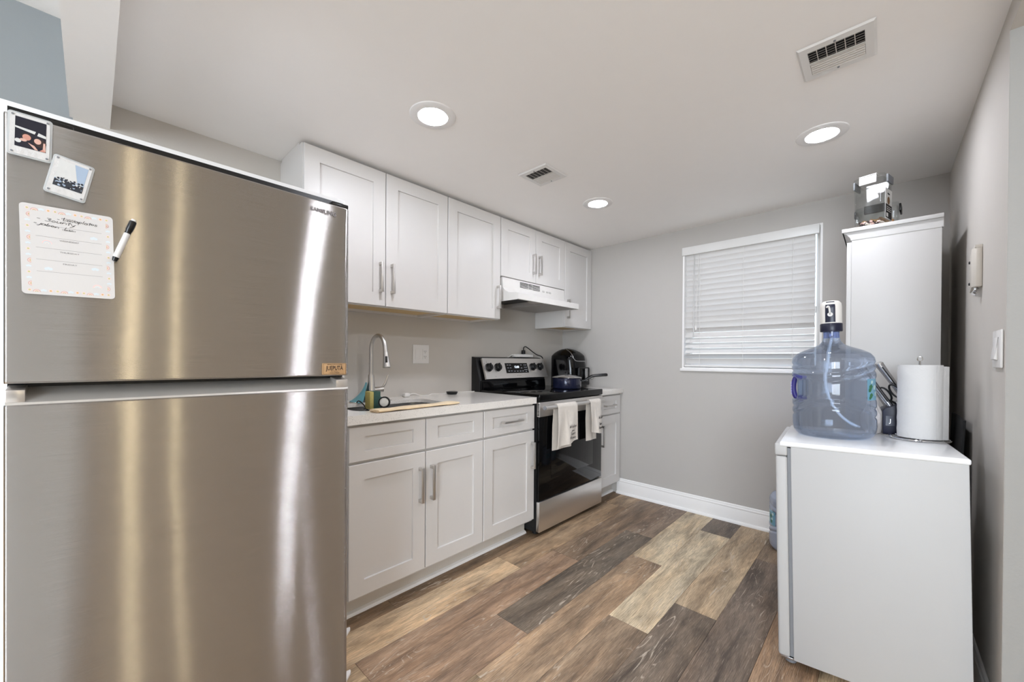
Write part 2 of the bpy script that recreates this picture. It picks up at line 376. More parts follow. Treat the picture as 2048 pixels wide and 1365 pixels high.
GLY = {  # single-stroke handwriting: strokes on an x-height-1 grid, then the advance
 'L': ([[(0, 1.9), (.05, .1), (.2, 0), (.9, .1)]], 1.0), 'a': ([[(.8, .9), (.3, 1), (0, .5), (.25, 0), (.7, .3), (.8, .9), (.8, .2), (1, 0)]], 1.1), 'v': ([[(0, .9), (.35, 0), (.75, 1)]], .9),
 'p': ([[(0, .9), (.05, -.9)], [(0, .5), (.4, 1), (.8, .6), (.5, 0), (.05, .1)]], 1.0), 'l': ([[(.2, 1.8), (.1, .2), (.3, 0)]], .5), 't': ([[(.3, 1.6), (.25, .2), (.5, 0)], [(-.1, 1.1), (.7, 1.15)]], .7),
 'o': ([[(.4, 1), (0, .5), (.4, 0), (.8, .5), (.4, 1)]], 1.0), 's': ([[(.7, .9), (.2, .9), (.1, .6), (.65, .4), (.5, 0), (0, .1)]], .9), 'B': ([[(0, 1.8), (.9, 1.6), (.4, 1), (1, .6), (.6, 0), (0, .1)]], 1.2),
 'u': ([[(0, 1), (.1, .1), (.5, 0), (.8, .9), (.85, .1), (1, 0)]], 1.1), 'n': ([[(0, 1), (.05, 0), (.1, .6), (.5, 1), (.75, .6), (.8, 0)]], 1.0), 'y': ([[(0, 1), (.3, .2), (.7, .4)], [(.8, 1), (.5, -.5), (.1, -.9)]], 1.0),
 'j': ([[(.5, 1), (.4, -.7), (0, -.8)]], .7), 'b': ([[(.1, 1.8), (.05, 0), (.6, .05), (.7, .7), (.1, .7)]], .95), '-': ([[(0, .5), (.6, .5)]], 1.0), ' ': ([], .6),
 'W': ([[(0, 1.8), (.3, 0), (.7, 1.3), (1, 0), (1.5, 1.9)]], 1.7), 'i': ([[(.1, 1), (.15, .1), (.3, 0)], [(.1, 1.4), (.12, 1.5)]], .5), 'h': ([[(.1, 1.9), (.05, 0), (.15, .6), (.5, 1), (.7, .6), (.75, 0)]], 1.0),
 'S': ([[(.9, 1.7), (.3, 1.8), (.1, 1.3), (.8, .7), (.6, 0), (0, .1)]], 1.1), 'r': ([[(0, 1), (.1, 0), (.2, .7), (.7, .95)]], .8), 'e': ([[(0, .5), (.7, .6), (.5, 1), (0, .6), (.2, 0), (.8, .1)]], 1.0),
 'H': ([[(0, 1.8), (.05, 0)], [(.9, 1.9), (.85, 0)], [(0, .9), (.9, 1)]], 1.1), 'm': ([[(0, 1), (.05, 0), (.15, .8), (.45, 1), (.55, 0), (.7, .8), (1, 1), (1.1, 0)]], 1.3)}
def script(b, txt, origin, right, up, width, xh, r, seed=1, m=0):
    """handwriting as thin round strokes lying on a surface; origin = left end of the baseline"""
    rnd = random.Random(seed); tot = sum(GLY[c][1] for c in txt); kx = width/tot; ri, u_ = Vector(right).normalized(), Vector(up).normalized(); x = 0
    for c in txt:
        dy = rnd.uniform(-.12, .12)
        for st in GLY[c][0]:
            pts = [Vector(origin)+ri*((x+px_+.22*py_)*kx)+u_*((py_+dy)*xh) for px_, py_ in st]
            if len(pts) > 2: pts = smooth(pts, 3)
            b.tube(pts, r, m=m, n=5)
        x += GLY[c][1]
def smooth(pts, k=4):
    """Catmull-Rom through points"""
    P = [Vector(p) for p in pts]; out = []
    for i in range(len(P)-1):
        a, b, c, d = P[max(i-1, 0)], P[i], P[i+1], P[min(i+2, len(P)-1)]
        for j in range(k):
            t = j/k; out.append(.5*((2*b)+(c-a)*t+(2*a-5*b+4*c-d)*t*t+(3*b-a-3*c+d)*t**3))
    out.append(P[-1]); return out

# ------------------------------------------------------------------ room dimensions
XL = 3.155; YR = -2.543; HC = 2.18
WY0, WY1, WZ0, WZ1 = -1.145, -2.005, 1.10, 2.035      # window opening

# ---- floor
def build_floor():
    bm = bmesh.new(); tone = bm.loops.layers.float_color.new('tone'); uv = bm.loops.layers.uv.new('grain')
    rnd = random.Random(3)
    lt = [(184, 164, 132), (178, 156, 122), (170, 146, 112)]; md = [(146, 120, 92), (140, 112, 84), (150, 124, 96)]; dk = [(104, 88, 72), (98, 84, 70), (112, 92, 72)]
    known = {0: {0: (112, 88, 62), -1: (120, 94, 66)}, 1: {0: (176, 148, 112), 1: (150, 122, 90)},
             2: {-1: (170, 142, 106), 0: (140, 110, 84), 1: (116, 94, 72)}, 3: {0: (142, 112, 86), 1: (98, 86, 72), 2: (124, 102, 82)},
             4: {0: (172, 146, 110), 1: (150, 122, 92), 2: (178, 160, 128)}, 5: {0: (138, 114, 88), 1: (184, 166, 134), 2: (92, 80, 68)},
             6: {0: (176, 154, 120), 1: (100, 86, 72), 2: (162, 138, 106)}, 7: {0: (176, 154, 122), 1: (104, 88, 74), 2: (126, 104, 80)},
             8: {0: (104, 86, 70), 1: (138, 108, 80), 2: (180, 160, 130)}}
    phase = {0: .969, 1: .396, 2: .685, 3: .024, 4: .966, 5: .375, 6: .671, 7: .193, 8: .968}
    PL = 1.236; w = .184
    g = .0006
    def cell(x0, x1, y0, y1, col, flip):
        vs = [bm.verts.new((x, y, 0)) for x, y in ((x0+g, y0+g), (x1-g, y0+g), (x1-g, y1-g), (x0+g, y1-g))]
        lo = [bm.verts.new((v.co.x, v.co.y, -.004)) for v in vs]
        off = (rnd.random()*50, rnd.random()*50)
        fs = [bm.faces.new(vs)]+[bm.faces.new((vs[i], lo[i], lo[(i+1) % 4], vs[(i+1) % 4])) for i in range(4)]
        g_ = sum(col)/3; col = tuple(g_+(q-g_)*.72 for q in col); c = L(col); k = 1.6*rnd.uniform(.94, 1.06)
        for f in fs:
            for lp in f.loops:
                lp[tone] = (c[0]*k, c[1]*k, c[2]*k, 1); lp[uv].uv = (lp.vert.co.x+off[0], (lp.vert.co.y+off[1]))
    ytop = -.651+w*4
    for r in range(-4, 46):
        yb = -.651-w*r; ya = yb+w
        ph = phase.get(r, rnd.random()*PL)
        # joint j at ph + j*PL ; segment index j lies between joint j-? and next
        j = math.floor((-3.6-ph)/PL)
        while ph+j*PL < XL:
            x0, x1 = ph+j*PL, ph+(j+1)*PL
            idx = {0: j+0, 1: j, 2: j, 3: j, 4: j+1, 5: j, 6: j, 7: j, 8: j+1}.get(r, j)
            if r == 1: idx = j-1+0 if False else (0 if x1 <= 1.64 else 1)
            if r == 0: idx = -1 if x1 <= .98 else 0
            if r == 2: idx = -1 if x1 <= .7 else (0 if x1 <= 1.95 else 1)
            if r == 3: idx = 0 if x1 <= 1.3 else (1 if x1 <= 2.55 else 2)
            if r == 4: idx = 0 if x1 <= 1.0 else (1 if x1 <= 2.25 else 2)
            if r == 5: idx = 0 if x1 <= 1.65 else (1 if x1 <= 2.9 else 2)
            if r == 6: idx = 0 if x1 <= .7 else (1 if x1 <= 1.95 else 2)
            if r == 7: idx = 0 if x1 <= 1.45 else (1 if x1 <= 2.7 else 2)
            if r == 8: idx = 0 if x1 <= 1.0 else (1 if x1 <= 2.25 else 2)
            col = known.get(r, {}).get(idx) or rnd.choice(rnd.choice((lt, md, dk)))
            a, b = max(x0, -3.5), min(x1, XL-.0005)
            if b > a and ya <= .1 : cell(a, b, yb, min(ya, -.001), col, False) if yb < -.002 else None
            j += 1
    # dark sub-floor under the joints
    vs = [bm.verts.new(p) for p in ((-3.6, -9, -.004), (3.4, -9, -.004), (3.4, .1, -.004), (-3.6, .1, -.004), (-3.6, -9, -.1), (3.4, -9, -.1), (3.4, .1, -.1), (-3.6, .1, -.1))]
    for q in ((0, 1, 2, 3), (7, 6, 5, 4), (0, 4, 5, 1), (1, 5, 6, 2), (2, 6, 7, 3), (3, 7, 4, 0)):
        f = bm.faces.new([vs[i] for i in q]); f.material_index = 1
    me = bpy.data.meshes.new('floor'); bm.to_mesh(me); bm.free(); me.materials.append(M_plank); me.materials.append(M_dark)
    o = bpy.data.objects.new('floor', me); COL.objects.link(o); struct(o)
build_floor()

# ---- walls
b = MB(); b.box(-.05, 0, 0, XL+.14, .12, 2.6); struct(b.build('wall_left', M_wall))
b = MB(); b.box(-3.6, 0, 0, -.05, .12, 2.6); struct(b.build('wall_living_front', mat('wall_paint_bluish_light', (142, 147, 149), .75, var=.02, bump=.12, bscale=160)))  # cool daylight is put into this wall's colour
b = MB()
b.box(XL, WY0, 0, XL+.14, 0, 2.6); b.box(XL, YR-.11, 0, XL+.14, WY1, 2.6)
b.box(XL, WY1, 0, XL+.14, WY0, WZ0); b.box(XL, WY1, WZ1, XL+.14, WY0, 2.6)
struct(b.build('wall_far', mat('wall_paint_far_shade', (180, 176, 171), .75, var=.015, bump=.12, bscale=160)))  # same wall paint, darkened: dimmer light put into the colour
b = MB(); b.box(1.7995, YR-.11, 0, 1.8005, YR-.0005, 2.11); struct(b.build('wall_doorway_return', mat('return_shade', (150, 148, 144), .75, var=.02, bump=.15)))  # thin sheet on the jamb, its shade put into the grey
b = MB(); b.box(1.8006, YR-.11, 0, XL, YR, 2.6); b.box(1.80, YR-.11, 2.11, 1.8006, YR, 2.6); b.box(-1.2, YR-.11, 2.11, 1.80, YR, 2.6)
struct(b.build('wall_right', M_wall))
b = MB(); b.box(XL, YR-.11, 0, XL+.14, -8.6, 2.6); struct(b.build('wall_living_right', M_wallc))
b = MB()
b.box(-3.6, -8.5, 0, XL, -8.62, 2.6)
struct(b.build('wall_back', M_wallc))
b = MB()
b.box(-3.5, 0, 0, -3.62, -2.5, 2.6); b.box(-3.5, -4.7, 0, -3.62, -8.6, 2.6); b.box(-3.5, -2.5, 0, -3.62, -4.7, .7); b.box(-3.5, -2.5, 2.2, -3.62, -4.7, 2.6)
struct(b.build('wall_living_left', M_wallc))
b = MB(); b.box(-3.49, -8.496, 0, -.15, -8.44, 2.435); struct(b.build('wall_added_panel', mat('panel_dark_grey', (74, 74, 78), .7)))  # dark panel added out of view to darken the fridge reflection
b = MB(); b.prism(rrect(-1.75, -6.0, -.08, -1.2, .05), 'z', .001, .014); tag(b.build('reflection_rug', mat('white_rug', (236, 234, 230), .95, bump=.8, sheen=.3)), 'white rug added out of view behind the camera to brighten the fridge reflection', 'rug')  # rug added out of view to whiten the fridge's lower-left reflection
b = MB()
b.box(.05, YR, HC, XL, 0, HC+.12); b.box(-3.5, YR, 2.44, -.058, 0, 2.56); b.box(-3.5, -8.5, 2.44, XL, YR-.11, 2.56)
struct(b.build('ceiling', M_ceil))
b = MB(); b.box(-.0585, YR, 2.08, .0506, 0, 2.5); struct(b.build('trim_1', M_ceil))

# baseboards: tall board, moulded cap, quarter round
def baseboard(name, p0, p1, nrm):
    """runs p0->p1 on the floor, nrm points into the room"""
    p0, p1, nv = Vector(p0), Vector(p1), Vector(nrm); b = MB()
    prof = [(0, 0), (.026, 0), (.026, .004)]+[(.012+.014*math.cos(a), .004+.016*math.sin(a)) for a in [PI*k/10 for k in range(1, 6)]]+[(.012, .098), (.010, .102), (.013, .108), (.012, .114), (.008, .118), (.009, .125), (.005, .131), (0, .132)]
    A = [b.bm.verts.new(p0+nv*q[0]+Vector((0, 0, q[1]))) for q in prof]; B = [b.bm.verts.new(p1+nv*q[0]+Vector((0, 0, q[1]))) for q in prof]
    n = len(prof)
    for i in range(n): b.bm.faces.new((A[i], A[(i+1) % n], B[(i+1) % n], B[i]))
    b.bm.faces.new(A[::-1]); b.bm.faces.new(B)
    return struct(b.build(name, M_trim, ang=50))
baseboard('baseboard_far', (XL, -.60, 0), (XL, YR, 0), (-1, 0, 0))
baseboard('baseboard_right', (1.82, YR, 0), (XL-.03, YR, 0), (0, 1, 0))

# ---- window: frame, sash, glass, sill
b = MB()
xo = XL+.075
for (y0, y1, z0, z1) in ((WY0, WY0-.012, WZ0, WZ1), (WY1+.012, WY1, WZ0, WZ1), (WY0-.012, WY1+.012, WZ1-.012, WZ1), (WY0-.012, WY1+.012, WZ0, WZ0+.008)):
    b.box(XL-.001, y0, z0, XL+.14, y1, z1)
win = struct(b.build('window_1', M_trim))
b = MB()
ya, yb, za, zb = WY0-.012, WY1+.012, WZ0+.008, WZ1-.012; t = .024; zm = 1.50
for (y0, y1, z0, z1) in ((ya, ya-t, za, zb), (yb+t, yb, za, zb), (ya-t, yb+t, zb-t, zb), (ya-t, yb+t, za, za+t), (ya-t, yb+t, zm-.02, zm+.02)):
    b.box(xo, y0, z0, xo+.05, y1, z1, bev=.004)
b.build('sash', M_white, win)
b = MB(); b.box(xo+.02, ya-t, za+t, xo+.024, yb+t, zm-.02); b.box(xo+.03, ya-t, zm+.02, xo+.034, yb+t, zb-t); b.build('pane', M_pane, win)
b = MB(); b.box(XL-.014, WY0+.012, WZ0-.022, XL+.07, WY1-.012, WZ0, bev=.004); b.build('sill', M_trim, win)

# ---- horizontal blind
def slat_mat():
    m = mat('blind_slat', (226, 223, 220), .4, var=.01); n = m.node_tree.nodes; l = m.node_tree.links
    tr = n.new('ShaderNodeBsdfTranslucent'); tr.inputs[0].default_value = L((236, 236, 236)); mx = n.new('ShaderNodeMixShader'); mx.inputs[0].default_value = .22
    l.new(n['Principled BSDF'].outputs[0], mx.inputs[1]); l.new(tr.outputs[0], mx.inputs[2]); l.new(mx.outputs[0], n['Material Output'].inputs[0]); return m
bl = thing('window_blind', 'white slatted blind, lowered and nearly closed, hanging in the window', 'blind', (XL+.03, (WY0+WY1)/2, WZ0))
by0, by1 = WY0-.014, WY1+.040
b = MB(); b.box(XL-.012, WY0+.004, 1.972, XL+.004, WY1+.016, 2.034, bev=.003); b.box(XL+.004, by0, 1.985, XL+.055, by1+.01, 2.02); b.build('valance', M_white, bl)
b = MB(); nsl = 21; ztop, zbot = 1.957, 1.155
for i in range(nsl):
    z = ztop-(ztop-zbot)*i/(nsl-1)
    tilt = math.radians(-66 if i < 14 else (-40 if i in (14, 19) else -60)) 
    if i in (15, 16, 17, 18): tilt = math.radians(48)
    cx = XL+.034; hw = .025
    def f(u, v, z=z, tilt=tilt):
        s = (u-.5)*2*hw; crown = .0025*(1-(2*u-1)**2)
        return Vector((cx+s*math.cos(tilt)-crown*math.sin(tilt), by0+(by1-by0)*v, z+s*math.sin(tilt)+crown*math.cos(tilt)))
    b.grid(f, 5, 1, thick=.0022)
b.build('slats', slat_mat(), bl)
b = MB(); b.box(cx-.024, by0, 1.112, cx+.024, by1, 1.128, bev=.004); b.build('bottom_rail', M_white, bl)
for k, yy in enumerate((-1.27, -1.56, -1.85)):
    b = MB()
    for dx in (-.024, .024): b.tube([(cx+dx, yy, 1.985), (cx+dx, yy, 1.12)], .0011, n=6)
    b.build('ladder_cord', M_cord, bl)
b = MB(); b.tube([(XL-.006, -1.232, 1.965), (XL-.010, -1.232, 1.345)], .0042, n=8); b.cyl((XL-.010, -1.232, 1.352), (XL-.010, -1.232, 1.335), .0055); b.build('tilt_wand', mat('wand_grey', (190, 188, 186), .3), bl)
b = MB(); b.tube(smooth([(XL-.004, -1.262, 1.965), (XL-.006, -1.255, 1.7), (XL-.006, -1.25, 1.50), (XL-.005, -1.247, 1.42)]), .0016, n=6); b.lathe([(0, 0), (.005, .002), (.006, .02), (.003, .035), (0, .036)], (XL-.006, -1.247, 1.39), 10); b.build('lift_cord', M_cord, bl)

# ------------------------------------------------------------------ cabinets (fronts face -Y)
def shaker(name, x0, x1, z0, z1, yf, parent, rail=.070, depth=.02, rz=None):
    """shaker door or drawer front with a sunk panel, front face at y=yf"""
    b = MB(); bm = b.bm
    rz = rz or rail
    def ringp(a, y):
        c = a if a < .01 else a-rail+rz
        return [bm.verts.new(p) for p in ((x0+a, y, z0+c), (x1-a, y, z0+c), (x1-a, y, z1-c), (x0+a, y, z1-c))]
    back = ringp(0, yf+depth); s0 = ringp(0, yf+.002); s1 = ringp(.002, yf); i0 = ringp(rail, yf); i1 = ringp(rail+.0008, yf+.0095)
    seq = [back, s0, s1, i0, i1]
    for p, q in zip(seq, seq[1:]): b.bridge(p, q, 0)
    bm.faces.new(back[::-1]); bm.faces.new(i1)
    return b.build(name, M_cab, parent, ang=20)
def pull(x, z, yf, parent, vert=True, ln=.172):
    """slim square-posted bar pull"""
    b = MB(); h = ln/2; po = .030
    if vert:
        b.box(x-.007, yf-po-.004, z-h, x+.007, yf-po+.004, z+h, bev=.0015)
        for s in (-1, 1): b.box(x-.006, yf-po, z+s*(h-.008)-.008, x+.006, yf, z+s*(h-.008)+.008, bev=.0015)
    else:
        b.box(x-h, yf-po-.004, z-.006, x+h, yf-po+.004, z+.006, bev=.0015)
        for s in (-1, 1): b.box(x+s*(h-.008)-.008, yf-po, z-.006, x+s*(h-.008)+.008, yf, z+.006, bev=.0015)
    return b.build('handle', M_nick, parent)
ZD0, ZD1, ZF0, ZF1 = .115, .697, .709, .860; YF = -.63
def base_unit(x0, x1, label, fronts):
    t = thing('base_cabinet', label, 'cabinet', ((x0+x1)/2, -.3, 0))
    b = MB()
    b.box(x0, -.59, .10, x0+.016, -.001, .873); b.box(x1-.016, -.59, .10, x1, -.001, .873); b.box(x0+.016, -.59, .10, x1-.016, -.001, .116); b.box(x0+.016, -.013, .116, x1-.016, -.001, .873)
    b.box(x0, -.61, .10, x0+.036, -.59, .873); b.box(x1-.036, -.61, .10, x1, -.59, .873); b.box(x0+.036, -.61, .10, x1-.036, -.59, .13); b.box(x0+.036, -.61, .69, x1-.036, -.59, .72); b.box(x0+.036, -.61, .85, x1-.036, -.59, .873)
    b.build('body', M_cab, t)
    b = MB(); b.box(x0, -.545, 0, x1, -.53, .10); b.prism([(-.545, 0), (-.563, 0), (-.563, .004), (-.559, .013), (-.545, .018)], 'x', x0, x1, m=1); b.build('toe_kick', [mat('toe_kick_paint', (206, 200, 192), .5), M_trim], t)
    for kind, a, c, hx in fronts:
        if kind == 'door':
            d = shaker('door', a, c, ZD0, ZD1, YF, t)
            if hx: pull(hx, .540, YF, d)
        elif kind == 'drawer':
            d = shaker('drawer', a, c, ZF0, ZF1, YF, t, rail=.070, rz=.043)
            if hx: pull(hx, .782, YF, d, False)
    return t
base_unit(.742, 1.5305, 'white shaker base cabinet with two doors under the sink, beside the fridge',
          [('door', .7515, 1.138, 1.104), ('door', 1.143, 1.5275, 1.170), ('drawer', .7515, 1.138, None), ('drawer', 1.143, 1.5275, None)])
base_unit(1.5315, 1.984, 'white shaker base cabinet with one drawer and one door, left of the range',
          [('door', 1.534, 1.981, 1.951), ('drawer', 1.534, 1.981, 1.757)])
base_unit(2.785, XL-.001, 'narrow white base cabinet between the range and the window wall',
          [('door', 2.789, 3.140, 2.822), ('drawer', 2.789, 3.140, 2.945)])

ZU = 1.437; YU = -.325
def wall_unit(x0, x1, zb, label, doors, hz, hl=.16):
    t = thing('wall_cabinet', label, 'cabinet', ((x0+x1)/2, -.15, zb))
    b = MB()
    zt = 2.166
    b.box(x0, -.305, zb, x0+.016, -.001, zt); b.box(x1-.016, -.305, zb, x1, -.001, zt); b.box(x0+.016, -.305, zt-.016, x1-.016, -.001, zt)
    b.box(x0+.016, -.305, zb, x1-.016, -.287, zb+.035); b.box(x0+.016, -.018, zb, x1-.016, -.001, zt-.016)
    b.box(x0, -.262, zt, x1, -.02, HC-.001)
    b.build('body', M_cab, t)
    b = MB(); b.box(x0+.0165, -.286, zb+.014, x1-.0165, -.0185, zb+.022)
    for xx in ([x0+.05, (x0+x1)/2-.03, (x0+x1)/2+.03, x1-.05] if x1-x0 > .5 else [x0+.05, x1-.05]):
        b.box(xx-.012, -.286, zb+.004, xx+.012, -.262, zb+.014, m=0, bev=.002)
    b.box(x0+.0165, -.286, zb-.001, x1-.0165, -.278, zb+.014)
    b.build('bottom_panel', M_cabin, t)
    for a, c, hx in doors:
        d = shaker('door', a, c, zb+.004, 2.160, YU, t, rail=.070); pull(hx, hz, YU, d, True, hl)
    return t
wall_unit(.670, 1.5045, ZU, 'large white two-door wall cabinet above the sink, partly behind the fridge', [(.673, 1.0855, 1.053), (1.0895, 1.5020, 1.121)], 1.592)
wall_unit(1.5055, 1.9665, ZU, 'single-door white wall cabinet left of the range hood', [(1.508, 1.9640, 1.934)], 1.592)
wall_unit(1.9675, 2.7345, 1.745, 'short white two-door wall cabinet directly above the range hood', [(1.970, 2.3490, 2.316), (2.353, 2.732, 2.386)], 1.888, .15)
wall_unit(2.7355, XL-.001, ZU, 'narrow white wall cabinet in the corner, right of the range hood', [(2.738, XL-.006, 2.772)], 1.592)

# ---- worktops with undermount sink cut-out
def worktop():
    b = MB(); z0, z1 = .874, .914; x0, x1 = .715, 1.978
    sx0, sx1, sy0, sy1 = .835, 1.385, -.545, -.20      # sink opening
    hole = rrect(sx0, sy0, sx1, sy1, .07, 6); n = len(hole)
    outer = []
    cxm, cym = (sx0+sx1)/2, (sy0+sy1)/2
    for (x, y) in hole:   # project hole points outwards to the outer rectangle
        dx, dy = x-cxm, y-cym; k = min(((x1 if dx > 0 else x0)-cxm)/dx if dx else 9e9, ((-.001 if dy > 0 else -.65)-cym)/dy if dy else 9e9)
        outer.append((cxm+dx*k, cym+dy*k))
    corners = [(x1, -.65), (x1, -.001), (x0, -.001), (x0, -.65)]
    for c in corners:   # snap nearest point to each corner
        i = min(range(n), key=lambda i: (outer[i][0]-c[0])**2+(outer[i][1]-c[1])**2); outer[i] = c
    bm = b.bm
    ht = [bm.verts.new((x, y, z1)) for x, y in hole]; hb = [bm.verts.new((x, y, .894)) for x, y in hole]
    ot = [bm.verts.new((x, y, z1)) for x, y in outer]; ob = [bm.verts.new((x, y, z0)) for x, y in outer]
    b.bridge(ht, ot, 0); b.bridge(hb, ht, 0); b.bridge(ot, ob, 0); b.bridge(ob, hb, 0)
    tag(b.build('worktop', M_quartz, ang=30), 'long speckled white quartz worktop with the sink cut-out, left of the range', 'worktop')
    t = thing('kitchen_sink', 'undermounted stainless steel sink bowl in the long worktop', 'sink', (cxm, cym, .70))
    b = MB(); bm = b.bm
    def rr(e, z, r): return [bm.verts.new((x, y, z)) for x, y in rrect(sx0-e, sy0-e, sx1+e, sy1+e, r, 6)]
    seq = [rr(.0012, .8925, .072), rr(.0008, .8925, .07), rr(0, .892, .07), rr(-.006, .73, .065), rr(-.03, .70, .05)]
    for p, q in zip(seq, seq[1:]): b.bridge(p, q, 0)
    bm.faces.new(seq[-1]); b.build('basin', M_sink, t, ang=40)
    b = MB(); b.lathe([(0, .001), (.03, .001), (.042, .004), (.045, .0005)], (cxm, cym, .70), 24); b.build('drain', M_chrome, t)
worktop()
b = MB(); b.box(2.785, -.65, .874, XL-.0005, -.001, .914, bev=.003); tag(b.build('worktop', M_quartz), 'short white quartz worktop under the air fryer, right of the range', 'worktop')

# ------------------------------------------------------------------ refrigerator
fr = thing('refrigerator', 'tall stainless steel top-freezer refrigerator in the left foreground', 'refrigerator', (.234, -.5, 0))
FX0, FX1 = -.1376, .6063
b = MB()
b.box(FX0, -.913, .040, FX1, -.10, 1.7074, bev=.003)
b.build('body', mat('fridge_white_side', (222, 221, 220), .35, var=.01), fr)
b = MB(); b.box(FX0+.014, -.9155, .06, FX1-.010, -.912, 1.6945); b.box(FX0+.025, -.952, 1.663, FX0+.11, -.916, 1.676, bev=.003); b.box(FX1-.065, -.960, 1.663, FX1-.010, -.916, 1.677, bev=.003)
b.build('gasket', M_black, fr)
def fdoor(name, z0, z1, pocket):
    b = MB(); bm = b.bm; x0, x1 = FX0+.0146, FX1-.0155; n = 28; yb = -.922
    prof = [(x0, yb), (x0, -.976)]+[(x0+.006-.006*math.cos(a), -.976-.006*math.sin(a)) for a in (PI/8, PI/4, 3*PI/8)]
    for i in range(n+1):
        u = -1+2*i/n; prof.append((x0+.006+(x1-x0-.020)*i/n, -.982-.004*(1-u*u)))
    prof += [(x1-.014+.014*math.sin(a), -.968-.014*math.cos(a)) for a in (PI/8, PI/4, 3*PI/8)]+[(x1, -.968), (x1, yb)]
    ys = [p for p in prof]
    def ringz(z, inset=0):
        return [bm.verts.new((x, min(y+inset, yb) if y < yb-.01 else y, z)) for x, y in ys]
    if pocket:
        seq = [ringz(z0), ringz(z0+.001), ringz(z1-.003), ringz(z1, .003)]
    else: seq = [ringz(z0, .004), ringz(z0+.004), ringz(z1-.004), ringz(z1, .004)]
    for p, q in zip(seq, seq[1:]): b.bridge(p, q, 0)
    bm.faces.new(seq[0][::-1]); bm.faces.new(seq[-1])
    return b.build(name, M_steel, fr, ang=25), x0, x1
fz, x0, x1 = fdoor('freezer_door', 1.1011, 1.6567, False)
fd, x0, x1 = fdoor('fridge_door', .035, 1.0564, True)
# pocket grip across the top of the lower door
b = MB()
b.prism([(-.9785, 1.0564), (-.9768, 1.0611), (-.926, 1.0916), (-.9218, 1.0916), (-.9218, 1.0564)], 'x', x0+.002, x1-.002, m=0)
b.prism([(-.9751, 1.0611), (-.9751, 1.0873), (-.926, 1.0959), (-.926, 1.0912)], 'x', x0+.002, x0+.028, m=1, bev=.001); b.prism([(-.9751, 1.0611), (-.9751, 1.0873), (-.926, 1.0959), (-.926, 1.0912)], 'x', x1-.040, x1-.002, m=1, bev=.001)
b.build('grip_recess', [mat('grip_satin', (206, 202, 196), .3, .5, var=.02), mat('grip_cap', (190, 184, 178), .3, .6, var=.02)], fd)
b = MB(); b.text('SAMSUNG', .0176, (.505, -.9845, 1.6244), (1, .018, 0), (0, 0, 1), bold=.0005, width=.079, depth=.0010); b.build('logo', mat('logo_grey', (96, 92, 90), .3, 1), fz)
for xx in (FX0+.06, FX1-.06):
    for yy in (-.86, -.16): b = MB(); b.cyl((xx, yy, 0), (xx, yy, .042), .022, .018); b.build('foot', M_blackm, fr)
FY = lambda x: -.9861+.004*((x-.234)/.352)**2   # front of the doors

def photo_magnet(cx_, cz, w, h, ang, label, pic):
    t = thing('photo_magnet', label, 'photo', (cx_, FY(cx_)-.001, cz), (0, ang, 0), 'instant photos on the fridge'); t.scale = (.86, .86, .86)
    b = MB(); b.prism([(x, z) for x, z in rrect(-w/2, -h/2, w/2, h/2, .006, 4)], 'y', 0, -.005, bev=.0008); b.build('acrylic_frame', mat('frosted_acrylic', (196, 198, 198), .15, var=.02, alpha=.8), t, local=True)
    b = MB(); b.prism([(x, z) for x, z in rrect(-w/2+.004, -h/2+.004, w/2-.004, h/2-.004, .003, 3)], 'y', -.005, -.0058)
    b.build('print', M_paper, t, local=True)
    pr = MB(); pic(pr, w, h); pr.build('picture', PICM, t, local=True, recalc=False)
    for sx in (-1, 1):
        for sz in (-1, 1): b = MB(); b.cyl((sx*(w/2-.008), -.0058, sz*(h/2-.008)), (sx*(w/2-.008), -.0072, sz*(h/2-.008)), .0022, n=10); b.build('magnet', M_gray, t, local=True)
PICM = [mat('photo_black', (30, 30, 42), .3), mat('photo_skin', (196, 140, 124), .5), mat('photo_white', (204, 204, 202), .4), mat('photo_sky', (158, 174, 194), .4), mat('photo_dark', (48, 52, 60), .4), mat('photo_hair', (52, 36, 34), .5), mat('photo_skin2', (206, 166, 152), .5)]
def pq(b, x0, z0, x1, z1, m, y=-.0061, rot=0):
    b.poly([(x0, y, z0), (x1, y, z0), (x1, y, z1), (x0, y, z1)], m)
def pic_pair(b, w, h):
    x0, x1, z0, z1 = -w/2+.012, w/2-.010, -h/2+.022, h/2-.011
    pq(b, x0, z0, x1, z1, 0)
    b.poly([(x0, -.0063, z0+.044), (x0+.030, -.0063, z0+.038), (x0+.032, -.0063, z0+.045), (x0, -.0063, z0+.048)], 2)
    b.poly([(x0+.034, -.0063, z0+.036), (x1, -.0063, z0+.034), (x1, -.0063, z0+.040), (x0+.036, -.0063, z0+.044)], 2)
    b.disc((x0+.005, -.0063, z0+.014), .005, (0, -1, 0), 2, 12)
    b.disc((x0+.018, -.00635, z0+.028), .0080, (0, -1, 0), 5, 18); b.disc((x0+.018, -.0064, z0+.026), .0066, (0, -1, 0), 1, 18, ry=.0072, up=(1, 0, 0)); b.disc((x0+.013, -.00642, z0+.018), .0055, (0, -1, 0), 6, 14, ry=.0035, up=(1, 0, 0))
    b.disc((x0+.038, -.0064, z0+.020), .0105, (0, -1, 0), 5, 18); b.disc((x0+.035, -.0065, z0+.0225), .0056, (0, -1, 0), 6, 18, ry=.0066, up=(1, 0, 0))
    b.poly([(x0+.020, -.0065, z0+.014), (x0+.030, -.0065, z0+.010), (x0+.036, -.0065, z0+.001), (x0+.031, -.0065, z0+.001)], 6)
    b.poly([(x0+.044, -.0065, z0+.022), (x0+.047, -.0065, z0+.022), (x1, -.0065, z0+.003), (x1-.005, -.0065, z0+.001)], 6)
    b.poly([(x0+.038, -.0066, z0+.0005), (x1, -.0066, z0+.0005), (x0+.044, -.0066, z0+.007)], 1)
